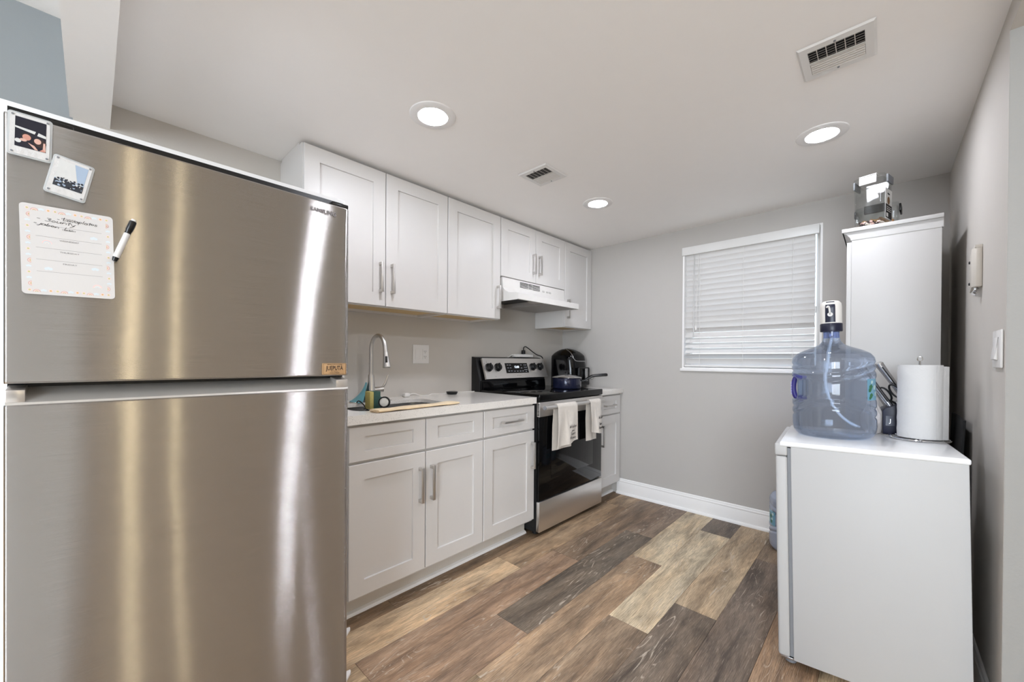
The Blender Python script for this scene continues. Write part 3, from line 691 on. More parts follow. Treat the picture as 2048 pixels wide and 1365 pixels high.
def pic_square(b, w, h):
    x0, x1, z0, z1 = -w/2+.012, w/2-.010, -h/2+.022, h/2-.011; r = random.Random(5)
    pq(b, x0, z0, x1, z1, 3); b.poly([(x0, -.0062, z1), (x0, -.0062, z0+.02), (x1-.012, -.0062, z0+.022), (x0+.026, -.0062, z1)], 2)
    pq(b, x0, z0, x1, z0+.018, 4, -.0063)
    for k in range(70):
        xx = r.uniform(x0+.003, x1-.003); b.disc((xx, -.0064-.00001*k, z0+r.uniform(.003, .024)), r.uniform(.0010, .0028), (0, -1, 0), r.choice((4, 4, 2, 0, 3, 0)), 7, ry=r.uniform(.001, .003))
photo_magnet(-.0877, 1.6145, .070, .104, .02, 'instant photo of two people in a clear magnet frame, highest on the fridge', pic_pair)
photo_magnet(-.0327, 1.5457, .072, .100, .19, 'tilted instant photo of a crowd under a cloudy sky, in a clear magnet frame', pic_square)

# weekly planner board
wb = thing('planner_board', 'white weekly planner with a rainbow border and handwritten words, stuck on the freezer door', 'whiteboard', (-.0327, FY(-.033)-.001, 1.384), (0, -.022, 0)); wb.scale = (.86, .86, .86)
b = MB(); w, h = .158, .219
b.prism(rrect(-w/2, -h/2, w/2, h/2, .008, 5), 'y', 0, -.0016); 
b.build('board', mat('board_white', (205, 202, 200), .35, var=.01), wb, local=True)
PB = [mat('print_terracotta', (208, 168, 158), .5), mat('print_pink', (236, 200, 196), .5), mat('print_green', (186, 192, 136), .5), mat('print_blue', (204, 213, 217), .5), mat('print_ochre', (206, 172, 112), .5), M_inkg, mat('print_pale', (222, 214, 208), .5)]
b = MB(); yq = -.0018
def rainbow(cx_, cz, s, rot, cols=(0, 1, 4)):
    for k, cm in enumerate(cols):
        ro, ri = s*(1-.28*k), s*(1-.28*k-.2); pts = []
        for i in range(9): a = rot+PI*i/8; pts.append((a, ro))
        for i in range(8):
            a0, a1 = rot+PI*i/8, rot+PI*(i+1)/8
            b.poly([(cx_+ro*math.cos(a0), yq, cz+ro*math.sin(a0)), (cx_+ro*math.cos(a1), yq, cz+ro*math.sin(a1)), (cx_+ri*math.cos(a1), yq, cz+ri*math.sin(a1)), (cx_+ri*math.cos(a0), yq, cz+ri*math.sin(a0))], cm)
def blob(cx_, cz, s, m, kind):
    if kind == 'sun': b.disc((cx_, yq, cz), s*.45, (0, -1, 0), m, 10); b.disc((cx_, yq+.00005, cz), s*.8, (0, -1, 0), 1, 6)
    else:
        for dx in (-.5, 0, .5): b.disc((cx_+dx*s, yq-.00003*dx, cz+(.2*s if dx == 0 else 0)), s*.5, (0, -1, 0), 3, 9)
nx = 13
for side in (0, 1):
    for i in range(nx):
        x = -w/2+.012+(w-.024)*i/(nx-1); z = (h/2-.011) if side == 0 else (-h/2+.010)
        k = i % 4
        if k == 1: rainbow(x, z-.004, .0062, 0)
        elif k == 2: blob(x, z, .005, 3, 'cloud')
        elif k == 3: blob(x, z, .0045, 4, 'sun')
        else: blob(x, z, .0045, 2, 'sun')
nz = 13
for side in (0, 1):
    for i in range(nz):
        z = h/2-.026-(h-.052)*i/(nz-1); x = (-w/2+.012) if side == 0 else (w/2-.010); k = i % 4
        if k == 0: rainbow(x+(.004 if side == 0 else -.004), z, .0060, PI/2 if side == 0 else -PI/2)
        elif k == 2: blob(x, z, .0045, 2, 'sun')
        else: blob(x, z, .0045, 3, 'cloud')
rainbow(-.037, .017, .0085, 0, (1, 3, 6)); rainbow(.047, -.083, .0085, 0, (1, 6, 3)); blob(.044, -.035, .007, 2, 'cloud'); blob(-.036, -.045, .007, 3, 'cloud'); blob(.043, .045, .007, 3, 'cloud')
for i, (zz, nm) in enumerate(((.084, 'MONDAY'), (.056, 'TUESDAY'), (.028, 'WEDNESDAY'), (-.001, 'THURSDAY'), (-.030, 'FRIDAY'))):
    b.text(nm, .0052, (0, yq, zz), (1, 0, 0), (0, 0, 1), m=5, depth=.0001, width=.024 if len(nm) < 8 else .033)
    if i < 5:
        zl = zz-.0225; b.poly([(-.055, yq, zl), (.057, yq, zl), (.057, yq, zl+.0005), (-.055, yq, zl+.0005)], 5)
b.build('printing', PB, wb, local=True, recalc=False)
b = MB()
script(b, '- Lavaplatos', (-.020, -.0020, .0795), (1, 0, -.02), (.02, 0, 1), .070, .0042, .00042, 1)
script(b, '- Bounty', (-.053, -.0020, .0745), (1, 0, -.09), (.09, 0, 1), .064, .0044, .00042, 2)
script(b, '-jabon  Lv', (-.058, -.0020, .0635), (1, 0, -.13), (.13, 0, 1), .064, .0038, .00040, 3)
b.build('handwriting', M_ink, wb, local=True, recalc=False)

# dry-erase marker on the freezer door
mk = thing('dry_erase_marker', 'white dry-erase marker with black cap clinging to the freezer door', 'marker', (.0516, FY(.052)-.0068, 1.4288), (0, .31, 0)); mk.scale = (.86, .86, .86)
b = MB(); b.lathe([(0, -.062), (.0045, -.061), (.006, -.055), (.0068, -.05), (.0068, .020), (.0062, .022)], (0, 0, 0), 16, mids=[1, 1, 1, 0, 0]); b.build('barrel', [M_white, M_black], mk, local=True)
b = MB(); b.lathe([(.0062, .022), (.0066, .023), (.0066, .030), (.0078, .032), (.0078, .058), (.006, .060), (.0055, .060)], (0, 0, 0), 16, m=0); b.lathe([(0, .059), (.0055, .060), (.0055, .065), (0, .066)], (0, 0, 0), 16, m=1); b.build('cap', [M_black, M_white], mk, local=True)

# wooden word magnet
wm = thing('word_magnet', 'small wooden plate magnet reading JUEPUTA at the lower right of the freezer door', 'magnet', (.5405, FY(.54)-.0005, 1.1235)); wm.scale = (.86, .86, .86)
b = MB(); b.prism(rrect(-.0445, -.0215, .0445, .0215, .003, 3), 'y', 0, -.004, bev=.0006); b.build('plate', M_copper, wm, local=True)
b = MB()
for (x0_, z0_, x1_, z1_) in ((-.0425, .0188, .0425, .0195), (-.0425, -.0195, .0425, -.0188), (-.0425, -.0195, -.0418, .0195), (.0418, -.0195, .0425, .0195)): b.box(x0_, -.0040, z0_, x1_, -.0043, z1_)
b.text('JUEPUTÁ', .0225, (0, -.0043, .0025), (1, 0, 0), (0, 0, 1), depth=.0002, bold=.0003, width=.064)
b.text('REPUBLICA DE COLOMBIA', .0045, (0, -.0043, .0163), (1, 0, 0), (0, 0, 1), depth=.0001, width=.055)
b.text('MI TIERRA', .0045, (0, -.0043, -.0085), (1, 0, 0), (0, 0, 1), depth=.0001, width=.026); b.text('COLOMBIA', .0068, (0, -.0043, -.0150), (1, 0, 0), (0, 0, 1), depth=.0001, width=.036)
b.build('lettering', M_ink, wm, local=True)

# white pads peeking out beneath the fridge, and pale cupboard at its left
for (px_, py_, lb) in ((.757, -.640, 'white pad on the floor by the toe kick, right of the fridge'), (.655, -.868, 'white pad on the floor poking out under the front right of the fridge')):
    b = MB(); b.prism([(px_-.24, py_-.055), (px_-.035, py_-.035), (px_-.004, py_-.006), (px_, py_+.006), (px_-.05, py_+.012), (px_-.24, py_+.012)], 'z', 0, .012, bev=.003)
    tag(b.build('floor_pad', M_trim), lb, 'pad')
t = thing('drawer_cabinet', 'pale wooden drawer cabinet standing left of the fridge, only its edge showing', 'cabinet', (-.42, -.33, 0))
b = MB(); b.box(-.69, -.63, 0, -.158, -.02, .875, bev=.003); b.build('body', M_wood, t)
for k in range(3):
    b = MB(); b.box(-.68, -.648, .03+.283*k, -.160, -.63, .30+.283*k, bev=.002); d = b.build('drawer', M_wood, t)
    b = MB(); b.lathe([(0, 0), (.012, 0), (.010, .01), (.014, .018), (.010, .024), (0, .025)], (0, 0, 0), 14, mtx=Matrix.Translation((-.42, -.648, .165+.283*k)) @ Matrix.Rotation(PI/2, 4, 'X')); b.build('knob', M_nick, d)

# ------------------------------------------------------------------ range
rg = thing('range_cooker', 'stainless and black electric range with oven between the base cabinets', 'range', (2.385, -.33, 0))
RX0, RX1 = 1.990, 2.775
b = MB(); b.box(RX0+.003, -.640, .025, RX1-.003, -.03, .905); 
for xx in (RX0+.04, RX1-.04):
    for yy in (-.60, -.08): b.cyl((xx, yy, 0), (xx, yy, .03), .018)
b.build('body', M_blackm, rg)
b = MB(); b.box(RX0-.004, -.668, .886, RX1+.004, -.095, .931, bev=.007, seg=3); ck = b.build('cooktop', M_glassb, rg)
for (xx, yy, r) in ((2.19, -.46, .10), (2.58, -.455, .115), (2.19, -.21, .075), (2.57, -.22, .09)):
    b = MB()
    for rr_ in (r, r*.72):
        for i in range(40):
            a0, a1 = 2*PI*i/40, 2*PI*(i+1)/40
            b.poly([(xx+q*math.cos(a), yy+q*math.sin(a), .9313) for q, a in ((rr_, a0), (rr_, a1), (rr_-.0016, a1), (rr_-.0016, a0))])
    b.build('burner_ring', mat('burner_ring', (70, 70, 72), .3), ck, recalc=False)
# backguard
b = MB(); b.prism([(-.095, .931), (-.095, .998), (-.045, 1.172), (-.010, 1.178), (-.002, 1.178), (-.002, .905), (-.095, .905)], 'x', 1.982, 2.758, m=0, bev=.002)
b.prism([(-.115, .931), (-.108, .990), (-.095, .990), (-.095, .931)], 'x', 2.005, 2.745, m=1, bev=.001)
bgp = b.build('backguard', [M_black, M_glassb], rg)
# tilted stainless control panel
sl = Vector((0, .055, .162)).normalized(); nrm = Vector((1, 0, 0)).cross(sl)       # up along panel, outward normal (-Y)
PO = Vector((2.385, -.1075, 1.088))
def pan(x, s, d=0): return Vector((x, PO.y, PO.z))+sl*s+nrm*d
b = MB(); vs = []
for (x, s) in ((2.012, -.083), (2.752, -.083), (2.752, .083), (2.012, .083)): vs.append((x, s))
vb = [b.bm.verts.new(pan(x, s, -.012)) for x, s in vs]; vf = [b.bm.verts.new(pan(x, s, .004)) for x, s in vs]
b.bridge(vb, vf, 0); b.bm.faces.new(vf); b.bm.faces.new(vb[::-1]); cpn = b.build('control_panel', M_steel2, rg)
b = MB(); vs = [(2.243, -.042), (2.510, -.042), (2.510, .042), (2.243, .042)]
vb = [b.bm.verts.new(pan(x, s, .002)) for x, s in vs]; vf = [b.bm.verts.new(pan(x, s, .006)) for x, s in vs]
b.bridge(vb, vf, 0); b.bm.faces.new(vf); b.bm.faces.new(vb[::-1])
b.text('12:00', .026, pan(2.372, .008, .0066), (1, 0, 0), sl, m=1, depth=.0002, bold=.0003)
rx = random.Random(2)
for (x, s) in ((2.305, .026), (2.335, .026), (2.305, .002), (2.335, .002), (2.31, -.024), (2.34, -.024), (2.375, -.026), (2.41, -.026), (2.445, -.026), (2.475, -.026), (2.465, .026), (2.465, .0), (2.505, .026), (2.525, .026), (2.505, .006), (2.525, .006), (2.505, -.014), (2.525, -.014), (2.515, -.03)):
    c_ = [b.bm.verts.new(pan(x-.036+dx, s+dz, .0066)) for dx, dz in ((-.009, -.003), (.009, -.003), (.009, .002), (-.009, .002))]; f = b.bm.faces.new(c_); f.material_index = 2
b.build('display', [M_glassb, M_led, mat('print_light', (150, 152, 158), .5)], cpn, recalc=False)
b = MB(); b.text('• • •', .02, pan(2.38, -.064, .0045), (1, 0, 0), sl, depth=.0002, width=.045)
for (x, s) in ((2.085, .055), (2.085, .047), (2.060, .040), (2.15, -.065), (2.64, .05), (2.70, -.05)): b.disc(pan(x-.035, s, .0047), .0028, nrm, 0, 8)
b.build('panel_marks', M_inkg, cpn, recalc=False)
for x in (2.062, 2.157, 2.575, 2.668):
    b = MB(); MX = Matrix.Translation(pan(x, .008, .004)) @ nrm.to_track_quat('Z', 'Y').to_matrix().to_4x4()
    b.lathe([(.033, 0), (.033, .004), (.029, .006), (.027, .022), (.024, .026), (0, .027)], (0, 0, 0), 28, mtx=MX)
    b.box(-.006, -.027, .02, .006, .027, .034, bev=.002, mtx=MX)
    b.build('knob', M_black, cpn)
# oven door
b = MB(); b.box(RX0+.004, -.662, .235, RX1-.002, -.641, .782, bev=.003); od = b.build('oven_door', M_glassb, rg)
b = MB(); b.box(RX0, -.668, .784, RX1, -.641, .880, bev=.003)
for k in range(9): b.box(RX0-.0012, -.664, .792+.009*k, RX0+.002, -.648, .797+.009*k, m=1)
b.build('door_top_rail', [M_steel2, M_black], od)
b = MB(); b.box(RX0+.13, -.6635, .36, RX1-.13, -.6618, .70, bev=.0008); b.build('oven_window', M_oven, od)
b = MB(); HY, HZ = -.712, .848
b.cyl((RX0-.004, HY, HZ), (RX1-.060, HY, HZ), .0145, n=24); 
for xx in (RX0-.004, RX1-.060):
    b.lathe([(.0145, -.001), (.013, .004), (0, .005)], (0, 0, 0), 20, m=1, mtx=Matrix.Translation((xx, HY, HZ)) @ Matrix.Rotation(PI/2 if xx > 2.3 else -PI/2, 4, 'Y'))
for xx in (RX0+.060, RX1-.110): b.box(xx-.02, HY+.004, HZ-.016, xx+.02, -.668, HZ+.008, bev=.004)
b.build('handle', [M_steel2, M_gray], od)
b = MB(); b.box(RX0, -.668, .030, RX1-.002, -.641, .228, bev=.004); b.build('storage_drawer', M_steel2, rg)

# hanging tea towels
def towel(name, x0, x1, zf, zb_, label, folds, shift, txt, slide):
    t = thing(name, label, 'towel', ((x0+x1)/2, HY, HZ-.25), group='tea towels on the oven handle')
    b = MB(); R = .0185
    hf, hb = HZ-zf, HZ-zb_; La = PI*R; tot = hf+La+hb
    def fn(u, v):
        s = v*tot; x = x0+(x1-x0)*u
        if s < hf:
            d = hf-s; k = min(1, d/.15); spread = 1+.10*k
            xx = (x-(x0+x1)/2)*spread+(x0+x1)/2+slide*d
            y = HY-R-.003-.013*k*(.6+.45*math.sin(u*folds*PI+1+shift+d*3))-.004*math.sin(u*9+d*12)*k-.006*k*math.exp(-((u-.38-d*.5)/.05)**2)
            return Vector((xx, y, HZ-d+.014*(u-.5)*k*2*(1 if shift < 1 else -1)))
        if s < hf+La:
            a = (s-hf)/R; return Vector((x, HY-(R+.002*math.sin(u*folds*PI))*math.cos(a), HZ+(R+.0015)*math.sin(a)))
        d = s-hf-La; k = min(1, d/.12)
        return Vector(((x-(x0+x1)/2)*(1-.04*k)+(x0+x1)/2-.012*k+slide*d*.6, min(HY+R+.003*math.sin(u*folds*PI+2)*k, -.674), HZ-d))
    b.grid(fn, 40, 60, thick=.0035); b.build('cloth', M_towel, t, ang=80)
    b = MB(); cxt = x0+(x1-x0)*.66+slide*(hf-.075); yq = min(fn(u_, .12).y for u_ in (.5, .6, .7, .8, .9))-.0045
    zt = zf+.085
    for k_, (tx, dz, sz, wd) in enumerate(txt): script(b, tx, (cxt-wd*(x1-x0)/.44, yq+.001, zt+dz-sz*.25), (1, 0, .04), (0, 0, 1), wd*(x1-x0)/.22, sz*.36, .0009, 7+k_)
    b.build('lettering', M_ink, t, recalc=False)
TX = (('Wishin', .030, .034, .082), ('you', .004, .014, .028), ('Sure', -.018, .030, .058), ('Home', -.046, .030, .070))
towel('tea_towel', 2.105, 2.325, .590, .555, 'cream tea towel at the middle of the oven handle, the wider of the pair', 3.2, .3, TX, -.04)
towel('tea_towel', 2.500, 2.640, .615, .560, 'folded cream tea towel near the right end of the oven handle, the narrower one', 2.4, 1.7, TX[:1]+TX[2:], .06)

# saucepan on the front right burner
t = thing('saucepan', 'dark blue saucepan with glass lid and black handle on the cooktop', 'pot', (2.590, -.455, .9315))
b = MB(); b.lathe([(0, .0), (.100, 0), (.108, .004), (.112, .015), (.113, .080), (.116, .084), (.112, .085), (.109, .080), (.108, .02), (0, .018)], (2.590, -.455, .9315), 48); b.build('pan', M_pot, t)
b = MB(); b.lathe([(.114, .084), (.117, .087), (.114, .091), (.105, .094), (.07, .105), (.03, .111), (0, .112)], (2.590, -.455, .9315), 48, mids=[0, 0, 0, 1, 1, 1]); ld = b.build('lid', [M_chrome, mat('lid_glass', (150, 148, 146), .08, .2, coat=1)], t)
b = MB(); b.lathe([(0, .110), (.006, .111), (.006, .128), (.018, .132), (.019, .140), (.012, .144), (0, .145)], (2.590, -.455, .9315), 20); b.build('knob', M_black, ld)
b = MB(); d0 = Vector((.62, -.785, 0)).normalized(); base = Vector((2.590, -.455, .9315))+d0*.112
b.tube(smooth([base+Vector((0, 0, .062)), base+d0*.03+Vector((0, 0, .068)), base+d0*.08+Vector((0, 0, .098)), base+d0*.15+Vector((0, 0, .108)), base+d0*.205+Vector((0, 0, .112))]), [.009]*4+[.012]*4+[.014]*4+[.015]*4+[.011], n=12, flat=.7)
b.build('handle', M_black, t)
b = MB(); b.tube([base+d0*.085+Vector((0, 0, .088))+Vector((.0, 0, 0))+Vector((d0.x, d0.y, 0))*.014*math.cos(a)+Vector((0, 0, 1))*.014*math.sin(a) for a in [2*PI*k/14 for k in range(15)]], .0022, n=6); b.build('hanging_ring', M_chrome, t)

# ------------------------------------------------------------------ range hood
t = thing('range_hood', 'white under-cabinet range hood above the range', 'hood', (2.35, -.2, 1.57))
HX0, HX1 = 1.984, 2.722
b = MB()
# side cheeks with a concave front curve and shell
cur = [(-.005, 1.742), (-.3265, 1.742), (-.3305, 1.668), (-.3505, 1.6455), (-.3885, 1.6275), (-.4565, 1.6195), (-.4745, 1.6145), (-.4745, 1.5725), (-.462, 1.5705)]
for xx in (HX0, HX1-.006): b.prism(cur+[(-.05, 1.572), (-.005, 1.58)], 'x', xx, xx+.006)
fr_ = [(-.318, 1.744), (-.326, 1.742), (-.330, 1.668), (-.350, 1.645), (-.388, 1.627), (-.456, 1.619), (-.474, 1.614), (-.474, 1.573), (-.462, 1.571), (-.462, 1.606), (-.388, 1.615), (-.340, 1.636), (-.318, 1.668)]
b.prism(fr_, 'x', HX0+.006, HX1-.006)
b.box(HX0+.006, -.318, 1.735, HX1-.006, -.005, 1.742); b.box(HX0+.006, -.016, 1.575, HX1-.006, -.005, 1.735)
b.build('shell', mat('hood_white', (216, 213, 209), .35), t, ang=25)
b = MB(); b.box(HX0+.007, -.455, 1.612, HX1-.007, -.017, 1.616); b.prism([(2.36, -.44), (2.70, -.44), (2.70, -.03), (2.30, -.03)], 'z', 1.574, 1.611); b.build('underside', mat('hood_inner_grey', (150, 146, 142), .4), t)
b = MB(); b.box(HX0+.03, -.42, 1.600, 2.285, -.06, 1.611, bev=.003); b.build('filter', mat('filter_dark', (22, 22, 24), .5, .4, var=.4, vscale=300), t)
b = MB(); b.box(2.27, -.445, 1.588, 2.46, -.31, 1.6115, bev=.01); b.build('lamp_cover', mat('lamp_cover_grey', (176, 172, 168), .35), t)
b = MB()
for (xa, xb) in ((2.165, 2.255), (2.263, 2.300), (2.308, 2.395)):
    for k in range(5): b.box(xa, -.3315, 1.692+.0088*k, xb, -.3275, 1.6948+.0088*k)
b.build('vent_slots', M_dark, t)
for x in (2.44, 2.49, 2.525): b = MB(); b.box(x-.012, -.3325, 1.69, x+.012, -.328, 1.702, bev=.001); b.build('switch', mat('switch_white', (185, 182, 178), .4), t)

# ------------------------------------------------------------------ items on the worktop
# faucet
FXc, FYc = .985, -.335
t = thing('kitchen_faucet', 'brushed nickel gooseneck pull-down faucet behind the sink', 'faucet', (FXc, FYc, .914))
FXc, FYc = 1.085, -.17
t.location = (FXc, FYc, .914)
b = MB(); b.prism([(x, y) for x, y in rrect(FXc-.125, FYc-.03, FXc+.125, FYc+.03, .028, 6)], 'z', .914, .919, bev=.002); b.build('deck_plate', M_nick, t)
b = MB(); b.lathe([(0, .005), (.031, .005), (.031, .010), (.027, .03), (.0225, .08), (.0175, .125), (.0155, .150), (.0150, .153), (0, .153)], (FXc, FYc, .914), 32); b.build('body', M_nick, t)
H = .914+.15; sx, sy = .004, -.15       # spout travels to the front
pts = [(FXc, FYc, H), (FXc, FYc, H+.143)]
for k in range(1, 13):
    a = PI*k/12; pts.append((FXc+sx*(1-math.cos(a))/2, FYc+sy*(1-math.cos(a))/2, H+.143+.080*math.sin(a)))
pts.append((FXc+sx*1.02, FYc+sy*1.02, H+.128))
b = MB(); b.tube(pts, .0112, n=18); b.build('spout', M_nick, t)
b = MB(); e = Vector(pts[-1]); b.tube([e+Vector((0, 0, .004)), e+Vector((0, -.001, -.004)), e+Vector((.001, -.005, -.035)), e+Vector((.002, -.012, -.080)), e+Vector((.002, -.0125, -.083))], [.0125, .0135, .0165, .0215, .018], n=22); hd = b.build('spray_head', M_nick, t)
b = MB(); b.box(-.006, -.0025, -.018, .006, .0025, .018, bev=.002, mtx=Matrix.Translation(e+Vector((-.006, -.0205, -.038))) @ Matrix.Rotation(-.35, 4, 'Z') @ Matrix.Rotation(-.16, 4, 'X')); b.build('button', M_black, hd)
b = MB(); b.cyl((FXc+.015, FYc, .914+.065), (FXc+.070, FYc-.010, .914+.068), .0165, .0155, n=20); b.tube(smooth([(FXc+.060, FYc-.008, .914+.070), (FXc+.078, FYc-.012, .914+.095), (FXc+.100, FYc-.016, .914+.150)]), [.010]*5+[.008]*3+[.0075], n=12, flat=.6); b.build('lever', M_nick, t)

# sink caddy with sponge and dish brush
cxb, cyb = 1.0, -.225
t = thing('sink_caddy', 'black wire caddy hooked at the sink edge, holding the sponge', 'caddy', (.975, -.285, .914))
b = MB()
b.tube(smooth([(0.990, -.195, .9165), (0.985, -.23, .930), (0.990, -.27, .915), (0.993, -.30, .895), (1.000, -.335, .870), (1.010, -.37, .855)]), .0035, n=8)
b.tube(smooth([(1.070, -.195, .9165), (1.075, -.23, .930), (1.075, -.27, .915), (1.075, -.30, .895), (1.075, -.335, .870), (1.065, -.37, .855)]), .0035, n=8)
for k in range(5): b.tube([(0.990+.001*k, -.275-.022*k, .890-.006*k), (1.075, -.275-.022*k, .890-.006*k)], .0022, n=6)
b.build('frame', M_black, t)
t = thing('dish_sponge', 'green and yellow scouring sponge standing in front of the faucet', 'sponge', (1.02, -.305, .896))
b = MB(); b.box(.990, -.345, .893, 1.012, -.290, .985, bev=.003); b.build('foam', M_sponge, t)
b = MB(); b.box(1.0122, -.345, .893, 1.050, -.290, .985, bev=.002); b.build('scourer', M_scour, t)
t = thing('dish_brush', 'round dish brush with white bristles and black rim beside the sponge', 'brush', (1.03, -.31, .89))
b = MB(); MX = Matrix.Translation((1.040, -.402, .932)) @ Vector((-.6, -.8, .15)).to_track_quat('Z', 'Y').to_matrix().to_4x4()
b.lathe([(0, -.018), (.022, -.018), (.028, -.008), (.030, .0), (.028, .005), (.024, .006)], (0, 0, 0), 28, mtx=MX)
for k in range(22):
    a = 2*PI*k/22; b.box(.026*math.cos(a)-.003, .026*math.sin(a)-.003, -.002, .026*math.cos(a)+.003, .026*math.sin(a)+.003, .010, mtx=MX)
b.build('rim', M_black, t)
b = MB(); b.lathe([(.0235, .004), (.022, .008), (.010, .010), (0, .0105)], (0, 0, 0), 24, mtx=MX); b.build('bristles', mat('bristle_white', (222, 220, 212), .8, var=.25, vscale=300, bump=1), t)
b = MB(); b.lathe([(0, -.030), (.016, -.030), (.022, -.019)], (0, 0, 0), 20, mtx=MX); b.build('grip', M_white, t)
# blue cloth draped over the faucet base
b = MB()
def fn(u, v):
    a = PI*(.10+1.15*v); r = .034+.07*u**1.5+.008*math.sin(7*v+3*u); z = .919+.085*(1-u)**1.3*(1-.25*math.sin(5*v))+.004*math.sin(11*v)*u
    return Vector((FXc-.004+r*math.cos(a)*1.0, FYc+.005+r*math.sin(a)*.75, z))
b.grid(fn, 16, 30, thick=.002); tag(b.build('dish_cloth', M_blue, ang=80), 'crumpled teal cloth lying behind the faucet', 'cloth')
# folded yellow cloth lying on the sink edge
b = MB()
A, B = Vector((.875, -.612, .914)), Vector((1.365, -.578, .914)); dv = (B-A); nn_ = Vector((dv.y, -dv.x, 0)).normalized()
def fn(u, v):
    a = 2*PI*u; prof = Vector((math.cos(a), 0, math.sin(a))); wdt = .036+.003*math.sin(9*v)+.004*(1-v)
    hh = .0060+.0012*math.sin(13*v+2)+.001*math.sin(23*v)
    return A+dv*v+nn_*(wdt*math.copysign(abs(math.cos(a))**.7, math.cos(a)))+Vector((0, 0, .0075+hh*math.copysign(abs(math.sin(a))**.7, math.sin(a))))
b.grid(fn, 28, 46, wrapu=True)
for vv in (0, 1):
    f = b.bm.faces.new([b.bm.verts.new(fn(k/28, vv)) for k in range(28)])
for k in range(3):
    b.tube(smooth([A+nn_*(-.03+.012*k)+Vector((-.002, 0, .004+.004*k)), A+nn_*(0+.006*k)+Vector((-.006, 0, .010+.002*k)), A+nn_*(.032)+Vector((-.003, 0, .005+.003*k))]), .0028, n=6)
bmesh.ops.remove_doubles(b.bm, verts=b.bm.verts, dist=1e-5)
tag(b.build('folded_cloth', M_yel, ang=80), 'folded pale yellow cloth lying along the front edge of the sink', 'cloth')
# plug charger with white lead, black puck
t = thing('charging_cable', 'white charger plug and lead lying along the back of the worktop', 'cable', (1.45, -.05, .914))
b = MB(); b.box(1.360, -.078, .9142, 1.400, -.040, .938, bev=.006, seg=3); b.cyl((1.362, -.064, .926), (1.345, -.064, .926), .002, m=1, n=8); b.cyl((1.362, -.053, .926), (1.345, -.053, .926), .002, m=1, n=8); b.build('plug', [M_white, M_chrome], t)
b = MB(); b.tube(smooth([(1.400, -.06, .926), (1.44, -.055, .932), (1.48, -.075, .918), (1.53, -.085, .9165), (1.58, -.06, .920), (1.66, -.045, .9165), (1.74, -.040, .9165), (1.84, -.03, .917), (1.975, -.045, .9165)], 6), .0028, n=8); b.build('lead', M_cord, t)
b = MB(); b.lathe([(0, 0), (.030, 0), (.036, .004), (.040, .015), (.040, .018), (.034, .020), (0, .019)], (1.715, -.105, .9145), 32); tag(b.build('sink_strainer', M_black), 'black round sink stopper lying on the worktop near the range', 'stopper')

# outlet and switch plate on the backsplash wall
t = thing('outlet_plate', 'white double wall plate with rocker switch and outlet above the worktop', 'outlet', (1.528, 0, 1.13))
b = MB(); b.box(1.464, -.006, 1.127, 1.592, -.0005, 1.254, bev=.003); b.build('plate', M_white, t)
b = MB(); b.box(1.480, -.009, 1.157, 1.516, -.006, 1.224, bev=.0015); b.build('rocker', M_white, t)
b = MB(); b.box(1.540, -.0085, 1.157, 1.576, -.006, 1.224, bev=.0015)
for zc in (1.208, 1.173):
    for dx in (-.006, .006): b.box(1.558+dx-.001, -.0095, zc-.002, 1.558+dx+.001, -.0084, zc+.006, m=1)
    b.cyl((1.558, -.0084, zc-.008), (1.558, -.0095, zc-.008), .0022, m=1, n=8)
b.build('receptacle', [M_white, M_ink], t)

# power strip on top of the range backguard with a black plug and lead
t = thing('power_strip', 'white power strip lying on top of the range backguard', 'power strip', (2.54, -.03, 1.178))
b = MB(); b.box(2.425, -.050, 1.1785, 2.655, -.004, 1.205, bev=.005, seg=3); b.build('housing', M_white, t)
b = MB(); b.tube(smooth([(2.43, -.027, 1.192), (2.405, -.027, 1.197), (2.375, -.02, 1.181), (2.36, -.02, 1.180)]), .004, n=8); b.build('lead', M_cord, t)
t = thing('fryer_cord', 'black power cord looping from the power strip down to the air fryer', 'cord', (2.56, -.03, 1.205))
b = MB(); b.box(2.532, -.042, 1.205, 2.562, -.014, 1.240, bev=.006, seg=3); b.build('plug', M_black, t)
b = MB(); b.tube(smooth([(2.548, -.028, 1.238), (2.552, -.028, 1.262), (2.572, -.03, 1.270), (2.60, -.035, 1.258), (2.645, -.062, 1.220), (2.69, -.066, 1.20), (2.765, -.055, 1.185), (2.790, -.060, 1.13), (2.797, -.055, 1.06), (2.805, -.05, .99), (2.80, -.05, .95), (2.815, -.06, .921), (2.85, -.09, .919)], 5), .0042, n=8); b.build('lead', M_black, t)

# ------------------------------------------------------------------ air fryer
AX, AY = 2.960, -.225
t = thing('air_fryer', 'glossy black air fryer with a silver trim line on the corner worktop', 'air fryer', (AX, AY, .914))
b = MB()
def afw(z):    # half sizes and front/back offset with height
    k = z/.345
    return .132-.006*abs(k-.35)-.062*max(0, k-.72)**1.2*2.4, k
def fn(u, v):
    z = .345*(1-(1-v)**1.0); hw, k = afw(z)
    top = max(0, (k-.80)/.20); sh = math.sqrt(max(0, 1-top**2.2))*.72+.28*(1-top)
    sh = max(sh, .001)
    a = 2*PI*u; ex = .62
    cx_, sy__ = math.cos(a), math.sin(a)
    rx_, ry_ = hw*sh, (.150-.02*k)*sh
    lean = .018*k+.028*max(0, k-.5)
    return Vector((AX+rx_*math.copysign(abs(cx_)**ex, cx_), AY+.01+lean*.6+ry_*math.copysign(abs(sy__)**ex, sy__), .918+z))
b.grid(fn, 48, 40, wrapu=True)
f = b.bm.faces.new([b.bm.verts.new(fn(k/48, 0)) for k in range(48)])
for (dx, dy) in ((-.08, -.09), (.08, -.09), (-.08, .09), (.08, .09)): b.cyl((AX+dx, AY+dy, .9145), (AX+dx, AY+dy, .92), .012)
bmesh.ops.remove_doubles(b.bm, verts=b.bm.verts, dist=1e-5)
